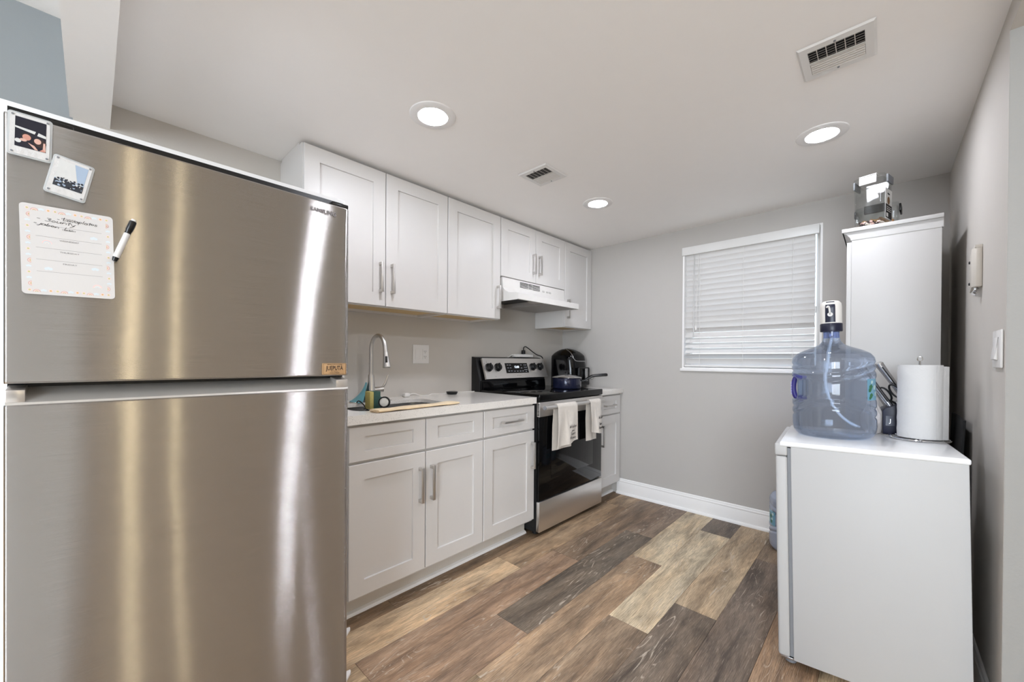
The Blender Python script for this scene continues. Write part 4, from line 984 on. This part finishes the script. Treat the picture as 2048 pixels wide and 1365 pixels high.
b.build('housing', mat('gloss_black', (8, 8, 9), .10, spec=.35), t, ang=60)
# silver line sweeping over the shoulder and framing the front panel
def surf(u, v, off=.003):
    p = fn(u, v); c_ = Vector((AX, AY, p.z-.03)); d_ = (p-c_).normalized(); return p+d_*off
b = MB(); line = []
for (u, v) in ((.50, .985), (.55, .955), (.60, .91), (.625, .86), (.64, .80), (.655, .74), (.67, .70), (.69, .675), (.72, .665), (.78, .665), (.82, .675), (.85, .70), (.87, .76), (.885, .84), (.91, .90), (.96, .95), (1.0, .985)): line.append(surf(u % 1, v, .001))
b.tube(smooth(line, 4), .0045, n=8); b.build('trim_line', M_silver, t)
b = MB()
def fp(u, v): return surf(.655+.20*u, .69+.22*v, .0025)
b.grid(fp, 14, 8, thick=.001); b.build('control_face', M_glassb, t, ang=60)
b = MB(); b.box(AX-.085, AY-.158, .935, AX+.085, AY-.13, 1.095, bev=.012, seg=3); dr = b.build('basket_drawer', mat('gloss_black2', (10, 10, 11), .2, spec=.3), t)
b = MB(); b.box(AX-.014, AY-.172, .985, AX+.014, AY-.155, 1.075, bev=.005, seg=3); b.box(AX-.020, AY-.178, .975, AX+.020, AY-.170, 1.085, m=1, bev=.003); b.build('handle', [M_black, M_silver], dr)

# ------------------------------------------------------------------ ceiling lamps and vents
def downlight(x, y, label, m=None, z=HC):
    t = thing('recessed_light', label, 'ceiling light', (x, y, z), group='recessed ceiling lights')
    b = MB(); b.lathe([(.0585, -.0035), (.062, -.006), (.086, -.006), (.094, -.003), (.096, 0)], (x, y, z), 48); b.build('trim_ring', M_lampoff, t)
    b = MB(); b.lathe([(0, -.0042), (.055, -.0042), (.0585, -.0036)], (x, y, z), 40); b.build('diffuser', m or M_lamp, t, recalc=True)
downlight(.980, -.900, 'round recessed ceiling light nearest the fridge, left of the small vent')
downlight(2.245, -2.078, 'round recessed ceiling light near the right wall, above the water bottle')
downlight(2.255, -.925, 'round recessed ceiling light above the range, the smallest and farthest')
downlight(.980, -2.075, 'round recessed ceiling light just above the camera')
for (x, y, lb) in ((-1.1, -1.2, 'left alcove'), (-1.9, -4.2, 'living room left, out of view, added for ambient light'), (1.9, -4.6, 'living room right, out of view, added for ambient light')):  # the living room pair is added out of view for ambient light
    downlight(x, y, 'round recessed ceiling light in the '+lb, z=2.44)
for (x, y, z0, z1, r, lb) in ((.20, -6.0, 1.45, 2.15, .06, 'warm drum lamp added out of view behind the camera for the fridge reflection'), (.66, -6.1, 1.2, 2.2, .025, 'warm slim tube lamp added out of view behind the camera for the fridge reflection')):  # lamps added out of view to put warm bands on the fridge steel
    t = thing('band_lamp', lb, 'added lamp', (x, y, z0))
    b = MB(); b.lathe([(0, z0+.02), (r, z0), (r, z1), (0, z1-.02)], (x, y, 0), 28); b.build('lamp_shade', M_lampw, t)
    b = MB(); b.cyl((x, y, z1-.02), (x, y, 2.44), .004, n=8); b.build('pendant_cord', M_black, t)

t = thing('fill_lamp', 'slim globe lamp added out of view behind the camera as fill light', 'floor lamp', (-1.95, -2.95, 0))  # fill lamp added out of view to brighten ceiling and room
b = MB(); b.lathe([(0, 0), (.13, 0), (.13, .012), (.02, .022), (.012, .05)], (-1.95, -2.95, 0), 32); b.build('base', M_nick, t)
b = MB(); b.cyl((-1.95, -2.95, .02), (-1.95, -2.95, 1.02), .009); b.build('pole', M_nick, t)
b = MB(); b.lathe([(.09*math.sin(PI*k/16), .09-.09*math.cos(PI*k/16)) for k in range(17)], (-1.95, -2.95, 1.015), 24); b.build('lamp_shade', M_globe, t)

def vent(xc, yc, w, d, lw, ld, label, damper):
    t = thing('ceiling_vent', label, 'vent', (xc, yc, HC))
    b = MB(); z1, z0 = HC-.001, HC-.006
    x0, x1, y0, y1 = xc-w/2, xc+w/2, yc-d/2, yc+d/2; a0, a1, c0, c1 = xc-lw/2, xc+lw/2, yc-ld/2, yc+ld/2
    def rr(x0, x1, y0, y1, z): return [b.bm.verts.new(p) for p in ((x0, y0, z), (x1, y0, z), (x1, y1, z), (x0, y1, z))]
    seq = [rr(x0, x1, y0, y1, z1), rr(x0+.006, x1-.006, y0+.006, y1-.006, z0), rr(a0, a1, c0, c1, z0), rr(a0+.001, a1-.001, c0+.001, c1-.001, z1)]
    for p, q in zip(seq, seq[1:]): b.bridge(p, q, 0)
    b.build('frame', M_white, t, ang=20)
    b = MB(); b.box(a0, c0, HC-.0024, a1, c1, HC-.0012); b.build('backing', M_black, t)
    b = MB(); n = 5; mid = (a0+a1)/2
    b.box(mid-.004, c0, HC-.007, mid+.004, c1, HC-.003)
    for sgn, xa, xb in ((1, a0, mid-.004), (-1, mid+.004, a1)):
        for k in range(n+1):
            xx = xa+(xb-xa)*k/n; tx = .007
            b.prism([(xx, HC-.0070), (xx+sgn*tx, HC-.0026), (xx+sgn*tx+.001, HC-.0026), (xx+.0012, HC-.0070)], 'y', c0+.001, c1-.001)
    for k in range(1, 6):
        yy = c0+(c1-c0)*k/6; b.box(a0, yy-.0012, HC-.0045, a1, yy+.0012, HC-.0028)
    b.build('louvres', mat('vent_louvre', (206, 202, 197), .4), t, ang=20)
    for xx in (x0+.022, x1-.022): b = MB(); b.cyl((xx, yc, HC-.0058), (xx, yc, HC-.0080), .0035, n=10); b.build('screw', M_gray, t)
vent(1.6835, -2.166, .196, .196, .134, .142, 'larger-looking square white ceiling vent near the top right, above the small freezer', True)
vent(1.708, -.907, .198, .196, .134, .142, 'small square white ceiling vent between the wall cabinets and the lights', True)

# ------------------------------------------------------------------ mini fridge (own axes: x depth into room, y along the door, z up)
MFA = math.radians(4); MFT = math.radians(1.2)
mf = thing('mini_fridge', 'waist-high white mini fridge with its plain side to the camera, against the right wall', 'mini fridge', (1.800, -2.038, 0), (-MFT, 0, MFA))
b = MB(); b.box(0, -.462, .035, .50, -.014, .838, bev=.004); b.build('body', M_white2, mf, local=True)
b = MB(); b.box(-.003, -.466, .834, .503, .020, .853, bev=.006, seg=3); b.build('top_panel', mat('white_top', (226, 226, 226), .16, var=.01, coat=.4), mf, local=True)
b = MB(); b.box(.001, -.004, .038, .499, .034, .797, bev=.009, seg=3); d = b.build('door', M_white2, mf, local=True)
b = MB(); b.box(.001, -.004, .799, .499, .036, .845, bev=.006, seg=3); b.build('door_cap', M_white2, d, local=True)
b = MB(); b.box(.004, -.014, .045, .496, -.004, .83); b.build('gasket', M_gray, mf, local=True)
b = MB(); b.box(.01, -.012, .028, .10, .026, .036, bev=.001); b.box(.01, -.11, .030, .03, -.012, .038); b.build('hinge', M_silver, mf, local=True)
for xx in (.05, .45):
    b = MB(); b.cyl((xx, -.002, .004), (xx, -.002, .036), .018, .014); b.build('foot', M_gray, mf, local=True)
    b = MB(); b.cyl((xx, -.43, -.006), (xx, -.43, .036), .018, .014); b.build('foot', M_gray, mf, local=True)
MFM = wmat(mf)
def ontop(x, y): # world point on its top given world x,y
    inv = MFM.inverted(); z = .855
    for _ in range(4):
        lp = inv @ Vector((x, y, z)); lp.z = .8532; z = (MFM @ lp).z+ (0)
    return z

# ------------------------------------------------------------------ five gallon bottle
def bigbottle(name, cx_, cy__, z0, label, matb, ang, full=True):
    t = thing(name, label, 'water bottle', (cx_, cy__, z0), (-MFT if full else 0, 0, ang))
    b = MB()
    def rad(z):
        P = [(0, .112), (.006, .122), (.02, .131), (.045, .1345), (.30, .1345), (.318, .131), (.335, .118), (.350, .090), (.362, .058), (.372, .040), (.384, .031), (.396, .0275), (.405, .0265), (.440, .0265), (.446, .029), (.452, .029), (.458, .026)]
        for (a, r0), (c, r1) in zip(P, P[1:]):
            if z <= c: k = (z-a)/(c-a); return r0+(r1-r0)*k
        return P[-1][1]
    def fn(u, v):
        z = .40*v; r = rad(z); a = 2*PI*u
        # handle side is local +Y (a = 90 deg)
        if .03 < z < .33:
            for zc, am, sg in ((.105, .022, 1), (.135, .020, 1), (.245, .020, -1), (.275, .016, -1)):
                q = (z-(zc+am*sg*math.cos(2*(a-PI))))/.006; r += -.0045*math.exp(-q*q)
            q = min(1, max(0, (z-.145)/.012))*min(1, max(0, (.240-z)/.012)); 
            if q > 0:
                r -= .004*q
                da = abs((a-PI/2+PI) % (2*PI)-PI); hk = max(0, 1-(da/.55)**4); r -= .050*q*hk
        return Vector((r*math.cos(a), r*math.sin(a), z))
    b.grid(fn, 96, 110, wrapu=True)
    b.bm.faces.new([b.bm.verts.new(fn(k/96, 0)) for k in range(96)])
    bmesh.ops.remove_doubles(b.bm, verts=b.bm.verts, dist=1e-5)
    b.build('shell', matb, t, local=True, ang=70)
    b = MB(); b.lathe([(.0275, .398), (.0265, .405), (.0265, .440), (.029, .446), (.029, .452)], (0, 0, 0), 40); b.build('neck', M_bottleneck if full else matb, t, local=True)
    if full:
        b = MB(); P = [(0, .085, .232), (0, .118, .236), (0, .1275, .218), (0, .1305, .190), (0, .1275, .165), (0, .118, .148), (0, .085, .152)]
        b.tube(smooth(P, 4), .0095, n=12)
        for k in range(8): b.box(-.0105, .135, .163+.007*k, .0105, .1395, .166+.007*k, m=1)
        b.build('handle', [M_purple, mat('handle_light', (190, 186, 226), .4)], t, local=True)
        def lab(u, v):
            a = math.radians(-86-38*u); r = .1318; return Vector((r*math.cos(a), r*math.sin(a), .152+.082*v))
        b = MB(); b.grid(lab, 10, 2, m=0, thick=-.0006)
        for (uu, vv, s, m_) in ((.80, .62, .013, 1), (.86, .48, .010, 1), (.78, .22, .012, 1), (.85, .12, .008, 1), (.72, .85, .008, 2), (.5, .6, .012, 2), (.4, .3, .012, 2)):
            p = lab(uu, vv); nrm_ = Vector((p.x, p.y, 0)).normalized(); b.disc(p+nrm_*.001, s, nrm_, m_, 5, ry=s*.8)
        b.build('bottle_label', [mat('label_teal', (108, 158, 182), .4), mat('label_green', (36, 104, 62), .4), mat('label_pale', (190, 214, 210), .4)], t, local=True, recalc=False)
        b = MB(); b.tube(smooth([(.01, 0, .40), (.008, .012, .30), (.005, .020, .23), (-.005, .010, .16), (-.02, -.015, .10), (-.03, -.045, .065), (-.03, -.075, .045)], 6), .0042, n=10); b.build('suction_hose', M_tube, t, local=True)
    return t
zb = ontop(2.085, -2.139)+.0005
wbt = bigbottle('water_bottle', 2.085, -2.139, zb, 'large clear blue water bottle with a pump, standing on the mini fridge', M_bottle, math.radians(0))
b = MB(); b.lathe([(.0, .425), (.036, .425), (.037, .428), (.037, .455), (.035, .458)], (0, 0, 0), 36); p_ = b.build('pump_collar', M_navy, wbt, local=True)
b = MB(); b.lathe([(.0345, .458), (.0355, .460), (.0355, .525), (.0335, .540), (.026, .549), (.012, .552), (0, .552)], (0, 0, 0), 36); pb = b.build('pump_body', mat('pump_cream', (226, 222, 216), .35, var=.01), wbt, local=True)
b = MB()
def fn(u, v):
    z = .462+.084*v; a = math.radians(180-26+52*u); r = .0362 if z < .525 else .0362-.6*(z-.525)*.55
    return Vector((r*math.cos(a), r*math.sin(a), z))
b.grid(fn, 8, 12, thick=-.001); b.build('front_strip', M_navy, pb, local=True)
b = MB(); b.cyl((-.035, 0, .493), (-.041, 0, .493), .0085, n=20); b.tube(smooth([(-.040, 0, .495), (-.050, 0, .500), (-.052, .001, .515), (-.056, .004, .524), (-.066, .008, .520)], 4), .0035, n=10); b.build('spout', M_white, pb, local=True)

zj = 0
bigbottle('water_bottle', 2.945, -1.905, 0, 'grey-blue empty water bottle on the floor behind the mini fridge', M_graybottle, math.radians(160), False)
bpy.context.view_layer.update()
# its label
o = [q for q in bpy.data.objects if q.name.startswith('water_bottle') and q['label'].startswith('grey-blue')][0]
b = MB()
def lab(u, v): a = math.radians(118-60*u)-math.radians(160)+math.radians(20); r = .1318; return Vector((r*math.cos(a), r*math.sin(a), .150+.085*v))
b.grid(lab, 10, 2, thick=-.0006)
for (uu, vv, s, m_) in ((.3, .6, .014, 1), (.25, .25, .012, 1), (.5, .3, .012, 2), (.15, .8, .010, 2), (.45, .75, .01, 1), (.2, .45, .01, 2)):
    p = lab(uu, vv); nrm_ = Vector((p.x, p.y, 0)).normalized(); b.disc(p+nrm_*.001, s, nrm_, m_, 5)
b.build('bottle_label', [MATS['label_teal'], MATS['label_green'], MATS['label_pale']], o, local=True, recalc=False)

# ------------------------------------------------------------------ paper towel holder and roll
px, py = 2.185, -2.390; pz = ontop(px, py)
t = thing('paper_towel_holder', 'chrome wire paper towel stand on the mini fridge', 'paper towel holder', (px, py, pz))
b = MB(); b.tube([(px+.083*math.cos(a), py+.083*math.sin(a), pz+.0035) for a in [2*PI*k/48 for k in range(49)]], .003, n=8, caps=False)
for a in (.9, .9+2*PI/3, .9+4*PI/3): b.tube([(px, py, pz+.0045), (px+.083*math.cos(a), py+.083*math.sin(a), pz+.0045)], .0025, n=8)
for a in (PI, -.6, 1.9): b.lathe([(0, 0), (.005, .001), (.005, .008), (0, .010)], (px+.083*math.cos(a), py+.083*math.sin(a), pz), 10)
b.build('base_ring', M_chrome, t)
b = MB(); b.cyl((px, py, pz+.002), (px, py, pz+.302), .003, n=10); b.tube([(px, py+.007*math.sin(a), pz+.309-.009*math.cos(a)) for a in [2*PI*k/16 for k in range(17)]], .002, n=6); b.build('rod', M_chrome, t)
b = MB(); rr_ = .062
prof = []
for k in range(61):
    a = 2*PI*k/60; prof.append((a, rr_))
def fn(u, v): a = 2*PI*u+math.radians(205); r = rr_+.0006*math.sin(40*v+6*u); return Vector((px+r*math.cos(a), py+r*math.sin(a), pz+.0075+.278*v))
b.grid(fn, 60, 20, wrapu=True)
for zz in (pz+.0075, pz+.2855):
    ri = [b.bm.verts.new((px+.02*math.cos(2*PI*k/60), py+.02*math.sin(2*PI*k/60), zz)) for k in range(60)]; ro = [b.bm.verts.new((px+rr_*math.cos(2*PI*k/60), py+rr_*math.sin(2*PI*k/60), zz)) for k in range(60)]; b.bridge(ri, ro, 0)
ra = [b.bm.verts.new((px+.02*math.cos(2*PI*k/40), py+.02*math.sin(2*PI*k/40), pz+.0075)) for k in range(40)]; rb_ = [b.bm.verts.new((px+.02*math.cos(2*PI*k/40), py+.02*math.sin(2*PI*k/40), pz+.2855)) for k in range(40)]; b.bridge(ra, rb_, 0)
# loose outer sheet hanging off on the wall side
def fl(u, v):
    a = math.radians(222+50*u); r = rr_+.0012+.012*max(0, u-.60)**1.3*3; return Vector((px+r*math.cos(a), py+r*math.sin(a)-.010*max(0, u-.7), pz+.008+.275*v-.003*u+.0015*math.sin(60*v)*(u > .95)))
b.grid(fl, 22, 24, thick=.0006)
tag(b.build('paper_towel_roll', M_paper, ang=60), 'white paper towel roll on the chrome stand on the mini fridge', 'paper towel')

# ------------------------------------------------------------------ knife block, knives, scissors
kx, ky = 2.292, -2.322; kz = ontop(kx, ky)+.0005
lean = Vector((.25, .55, .80)).normalized()       # handle direction: up and towards the bottle
t = thing('knife_block', 'black knife block behind the paper towel roll', 'knife block', (kx, ky, kz))
b = MB()
KM = Matrix.Translation((kx, ky, kz)) @ Matrix.Rotation(math.radians(8), 4, 'Z')
pr_ = [(.040, 0), (-.075, 0), (-.075, .09), (-.045, .15), (.035, .105), (.042, .095)]   # local y,z
vv0 = b.prism(pr_, 'x', -.045, .045, bev=.003)
for v in b.bm.verts: v.co = KM @ v.co
b.build('block', M_navy, t)
b = MB(); b.text('J', .022, KM @ Vector((-.0460, .018, .055)), KM.to_3x3() @ Vector((0, -1, 0)), (0, 0, 1), depth=.0004); b.box(-.0462, .005, .035, -.0452, .032, .075, m=1, mtx=KM); b.build('badge', [M_silver, mat('badge_grey', (70, 72, 84), .4)], t)
top = lambda a, c: KM @ Vector((a, -.045+.08*c, .15-.045*c))
ldir = (KM.to_3x3() @ Vector((-.10, .50, .86))).normalized()
def knife(a, c, ln, label):
    p = top(a, c); t = thing('kitchen_knife', label, 'knife', p, group='knives in the block')
    b = MB(); q0 = p-ldir*.05; side = ldir.cross(Vector((1, 0, 0))).normalized()
    b.tube([q0, p+ldir*.004], [.003, .004], n=6, flat=2); b.tube([p+ldir*.002, p+ldir*.012], .0085, n=12, flat=1.3, m=0); b.build('bolster', M_silver, t)
    b = MB(); b.tube([p+ldir*.012, p+ldir*ln*.4, p+ldir*ln*.75, p+ldir*ln], [.0085, .0075, .0085, .0105], n=12, flat=1.25); b.build('grip', M_silver, t)
    b = MB(); b.tube([p+ldir*.02+Vector((-.0095, 0, 0)), p+ldir*(ln-.015)+Vector((-.0105, 0, 0))], .0022, n=6); b.build('grip_insert', M_black, t)
    b = MB(); b.tube([p+ldir*(ln-.001), p+ldir*(ln+.004)], [.0115, .010], n=14, flat=1.2); b.build('end_cap', M_chrome, t)
knife(-.030, .15, .170, 'silver-handled knife at the front lower left of the block')
knife(-.005, .15, .172, 'silver-handled knife beside the front one in the block')
knife(.022, .15, .165, 'silver-handled knife in the far lower slot of the block')
knife(-.030, .75, .178, 'silver-handled knife in the upper near slot, behind the paper towel')
knife(.000, .80, .185, 'large silver-handled knife standing highest in the block')
knife(.028, .80, .176, 'silver-handled knife in the far upper slot of the block')
p = top(-.036, .48); t = thing('kitchen_scissors', 'black-handled kitchen scissors stuck in the knife block', 'scissors', p)
b = MB(); sd = Vector((.3, .8, -.5)).normalized(); sd = (sd-ldir*sd.dot(ldir)).normalized()
for s in (-1, 1):
    c_ = p+ldir*.050+sd*s*.017+Vector((-.004, 0, 0)); b.tube([c_+ldir*.030*math.cos(a)+sd*.014*math.sin(a) for a in [2*PI*k/20 for k in range(21)]], .0036, n=8)
    b.tube([p+sd*s*.006, c_-ldir*.03+sd*0], .0042, n=8)
b.build('handles', M_black, t)
b = MB(); b.tube([p-ldir*.04, p+ldir*.012], .0045, n=8, flat=1.6); b.build('blades', M_silver, t)

# plastic bag between the bottle and the block
bz = ontop(2.26, -2.265)
b = MB()
def fn(u, v):
    a = 2*PI*u; r = (.034+.006*math.sin(5*a+2)+.005*math.sin(9*a+8*v))*(1-.45*max(0, v-.55)/.45)*(.85+.3*math.sin(PI*min(v*1.3, 1)))
    if v >= .999: r *= .4
    return Vector((2.262+r*math.cos(a)*1.1, -2.255+r*math.sin(a)*.8, bz+.001+.150*v+.008*math.sin(3*a+1)*v))
b.grid(fn, 54, 34, wrapu=True); b.bm.faces.new([b.bm.verts.new(fn(k/54, 0)) for k in range(54)])
bmesh.ops.remove_doubles(b.bm, verts=b.bm.verts, dist=1e-5)
tag(b.build('plastic_bag', M_bag, ang=30), 'crumpled pale plastic bag between the water bottle and the knife block', 'bag')

# dark tray leaning on the wall behind the mini fridge
b = MB(); bmx = Matrix.Translation((2.40, -2.49, 0)) @ Matrix.Rotation(math.radians(2), 4, 'X')
b.box(-.05, -.004, .002, .30, .004, .93, bev=.002, mtx=bmx)
tag(b.build('baking_tray', M_blackm), 'thin black tray standing upright in the gap behind the mini fridge', 'tray')

# ------------------------------------------------------------------ tall white cabinet
TX0, TX1, TY0, TY1, TZ = 2.505, 3.07, -2.468, -2.172, 1.800
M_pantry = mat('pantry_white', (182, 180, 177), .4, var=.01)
t = thing('pantry_cabinet', 'tall white freestanding cabinet with a crown top, behind the mini fridge', 'cabinet', ((TX0+TX1)/2, (TY0+TY1)/2, 0))
b = MB(); b.box(TX0, TY0, .0, TX1, TY1, TZ-.055, bev=.002); b.build('body', M_pantry, t)
b = MB(); cr_ = [(TY0-.004, TZ-.058), (TY1+.002, TZ-.058), (TY1+.006, TZ-.045), (TY1+.018, TZ-.028), (TY1+.030, TZ-.018), (TY1+.034, TZ-.018), (TY1+.034, TZ), (TY0-.004, TZ)]
b.prism(cr_, 'x', TX0-.0015, TX1+.0015); b.box(TX0-.010, TY0-.004, TZ-.018, TX1+.008, TY1+.036, TZ, bev=.001)
b.build('crown', M_pantry, t, ang=25)
for (a, c) in ((TX0+.004, (TX0+TX1)/2-.002), ((TX0+TX1)/2+.002, TX1-.004)):
    b = MB(); b.box(a, TY1, .06, c, TY1+.018, TZ-.065, bev=.002); d = b.build('door', M_pantry, t)
    kx_ = c-.03 if a < 2.6 else a+.03
    b = MB(); b.lathe([(0, 0), (.010, 0), (.007, .012), (.013, .020), (.008, .026), (0, .027)], (0, 0, 0), 14, mtx=Matrix.Translation((kx_, TY1+.018, .95)) @ Matrix.Rotation(-PI/2, 4, 'X')); b.build('knob', M_nick, d)

# clear food containers on the tall cabinet
def container(name, c, ang, w, d, h, label, contents, clipsides, lab=False):
    t = thing(name, label, 'food container', c, (0, 0, ang))
    b = MB()
    o_ = rrect(-w/2, -d/2, w/2, d/2, .014, 5); n = len(o_)
    def rg_(e, z): return [b.bm.verts.new((x*(1-e*2/w), y*(1-e*2/d), z)) for x, y in o_]
    seq = [rg_(.004, 0), rg_(0, .004), rg_(-.002, h), rg_(0, h), rg_(.0022, h-.001), rg_(.003, .005)]
    for p, q in zip(seq, seq[1:]): b.bridge(p, q, 0)
    b.bm.faces.new(seq[0][::-1]); b.bm.faces.new(seq[-1]); b.build('tub', M_clear, t, local=True, ang=50)
    b = MB(); b.prism(rrect(-w/2-.004, -d/2-.004, w/2+.004, d/2+.004, .016, 5), 'z', h+.0005, h+.016, bev=.003); b.build('lid', M_clear, t, local=True)
    for (ax, s, m_) in clipsides:
        b = MB()
        if ax == 'x': b.box(s*(w/2+.004), -d*.30, h-.022, s*(w/2+.012), d*.30, h+.014, bev=.003); b.box(s*(w/2-.028), -d*.30, h+.0162, s*(w/2+.010), d*.30, h+.0195, bev=.001)
        else: b.box(-w*.30, s*(d/2+.004), h-.022, w*.30, s*(d/2+.012), h+.014, bev=.003)
        b.build('clip', m_, t, local=True)
    if lab:
        b = MB(); y_ = -d/2-.0025; b.box(-w*.34, y_-.0008, h*.12, w*.40, y_, h*.78, m=0)
        b.box(-w*.30, y_-.0016, h*.15, w*.36, y_-.0009, h*.44, m=1); b.box(-w*.24, y_-.0022, h*.17, -w*.05, y_-.0017, h*.25, m=0)
        for k in range(3): b.box(-w*.22, y_-.0022, h*(.30+.04*k), w*.26, y_-.0017, h*(.31+.04*k), m=0)
        b.disc((0, y_-.0016, h*.53), w*.15, (0, -1, 0), 2, 16, ry=h*.08); b.box(-w*.1, y_-.0016, h*.66, w*.12, y_-.0009, h*.69, m=1)
        b.build('sticker', [M_white, M_ink, mat('sticker_brown', (120, 88, 56), .5)], t, local=True)
    return t, contents(c, ang, w, d)
def bits(name, label, cols, zb0, z1, n, size):
    def go(c, ang, w, d):
        b = MB(); r = random.Random(n); M = Matrix.Translation(c) @ Matrix.Rotation(ang, 4, 'Z')
        for k in range(n):
            x, y = r.uniform(-w/2+.014, w/2-.014), r.uniform(-d/2+.014, d/2-.014); z = zb0+r.uniform(.004, z1)*(1-.3*abs(x)/w)
            q = Matrix.Translation((x, y, z)) @ Matrix.Rotation(r.uniform(0, 3), 4, Vector((r.random(), r.random(), r.random()+.1)).normalized())
            b.box(-size, -size*.8, -size*.4, size, size*.8, size*.4, m=r.randrange(len(cols)), bev=size*.25, seg=1, mtx=M @ q)
        o = b.build(name, cols, ang=50); o['kind'] = 'stuff'; o['label'] = label; o['category'] = 'food'; return o
    return go
CO = [mat('candy_pink', (232, 188, 180), .6), mat('candy_cream', (238, 226, 210), .6), mat('candy_dark', (60, 40, 34), .6)]
CE = [mat('cereal_tan', (206, 154, 96), .7), mat('cereal_brown', (178, 122, 70), .7)]
cz = TZ+.0008
container('food_container', (2.575, -2.245, cz), math.radians(-14), .13, .105, .218, 'tall clear food container with a white-flap lid on top of the tall cabinet', bits('wrapped_sweets', 'pink and cream sweets in the bottom of the tall container', CO, .004, .026, 110, .0065), [('x', -1, M_white), ('y', -1, M_gray), ('y', 1, M_gray)], True)
container('food_container', (2.74, -2.262, cz), math.radians(-4), .15, .150, .118, 'lower clear container with black clips and tan cereal, behind the tall one', bits('cereal', 'tan cereal pieces in the lower container', CE, .004, .078, 260, .009), [('x', -1, M_blackm), ('y', -1, M_black), ('y', 1, M_black)])

# ------------------------------------------------------------------ fittings on the right wall
t = thing('wall_bracket', 'beige metal bracket box screwed to the right wall beside the tall cabinet', 'bracket', (2.27, YR, 1.40))
b = MB(); b.prism([(2.175, YR+.0005), (2.175, YR+.016), (2.20, YR+.024), (2.37, YR+.010), (2.37, YR+.0005)], 'z', 1.432, 1.572, m=0, bev=.002)
b.box(2.176, YR+.0005, 1.572, 2.25, YR+.018, 1.582, m=0); b.build('housing', M_beige, t)
for z in (1.462, 1.545): b = MB(); b.lathe([(0, 0), (.006, 0), (.005, .003), (0, .004)], (0, 0, 0), 10, mtx=Matrix.Translation((2.335, YR+.0135, z)) @ Matrix.Rotation(-PI/2, 4, 'X')); b.build('screw', M_ink, t)
b = MB(); b.tube(smooth([(2.20, YR+.012, 1.438), (2.20, YR+.014, 1.420), (2.215, YR+.018, 1.412), (2.19, YR+.012, 1.402)]), .005, n=8); b.build('hook', M_chrome, t)
t = thing('light_switch', 'white light switch plate on the right wall near the doorway edge', 'switch', (1.86, YR, 1.14))
b = MB(); b.box(1.822, YR+.0005, 1.142, 1.935, YR+.007, 1.256, bev=.003); b.build('plate', M_white, t)
b = MB(); b.prism([(YR+.007, 1.165), (YR+.015, 1.168), (YR+.008, 1.235), (YR+.007, 1.235)], 'x', 1.850, 1.905, bev=.001); b.build('rocker', M_white, t)
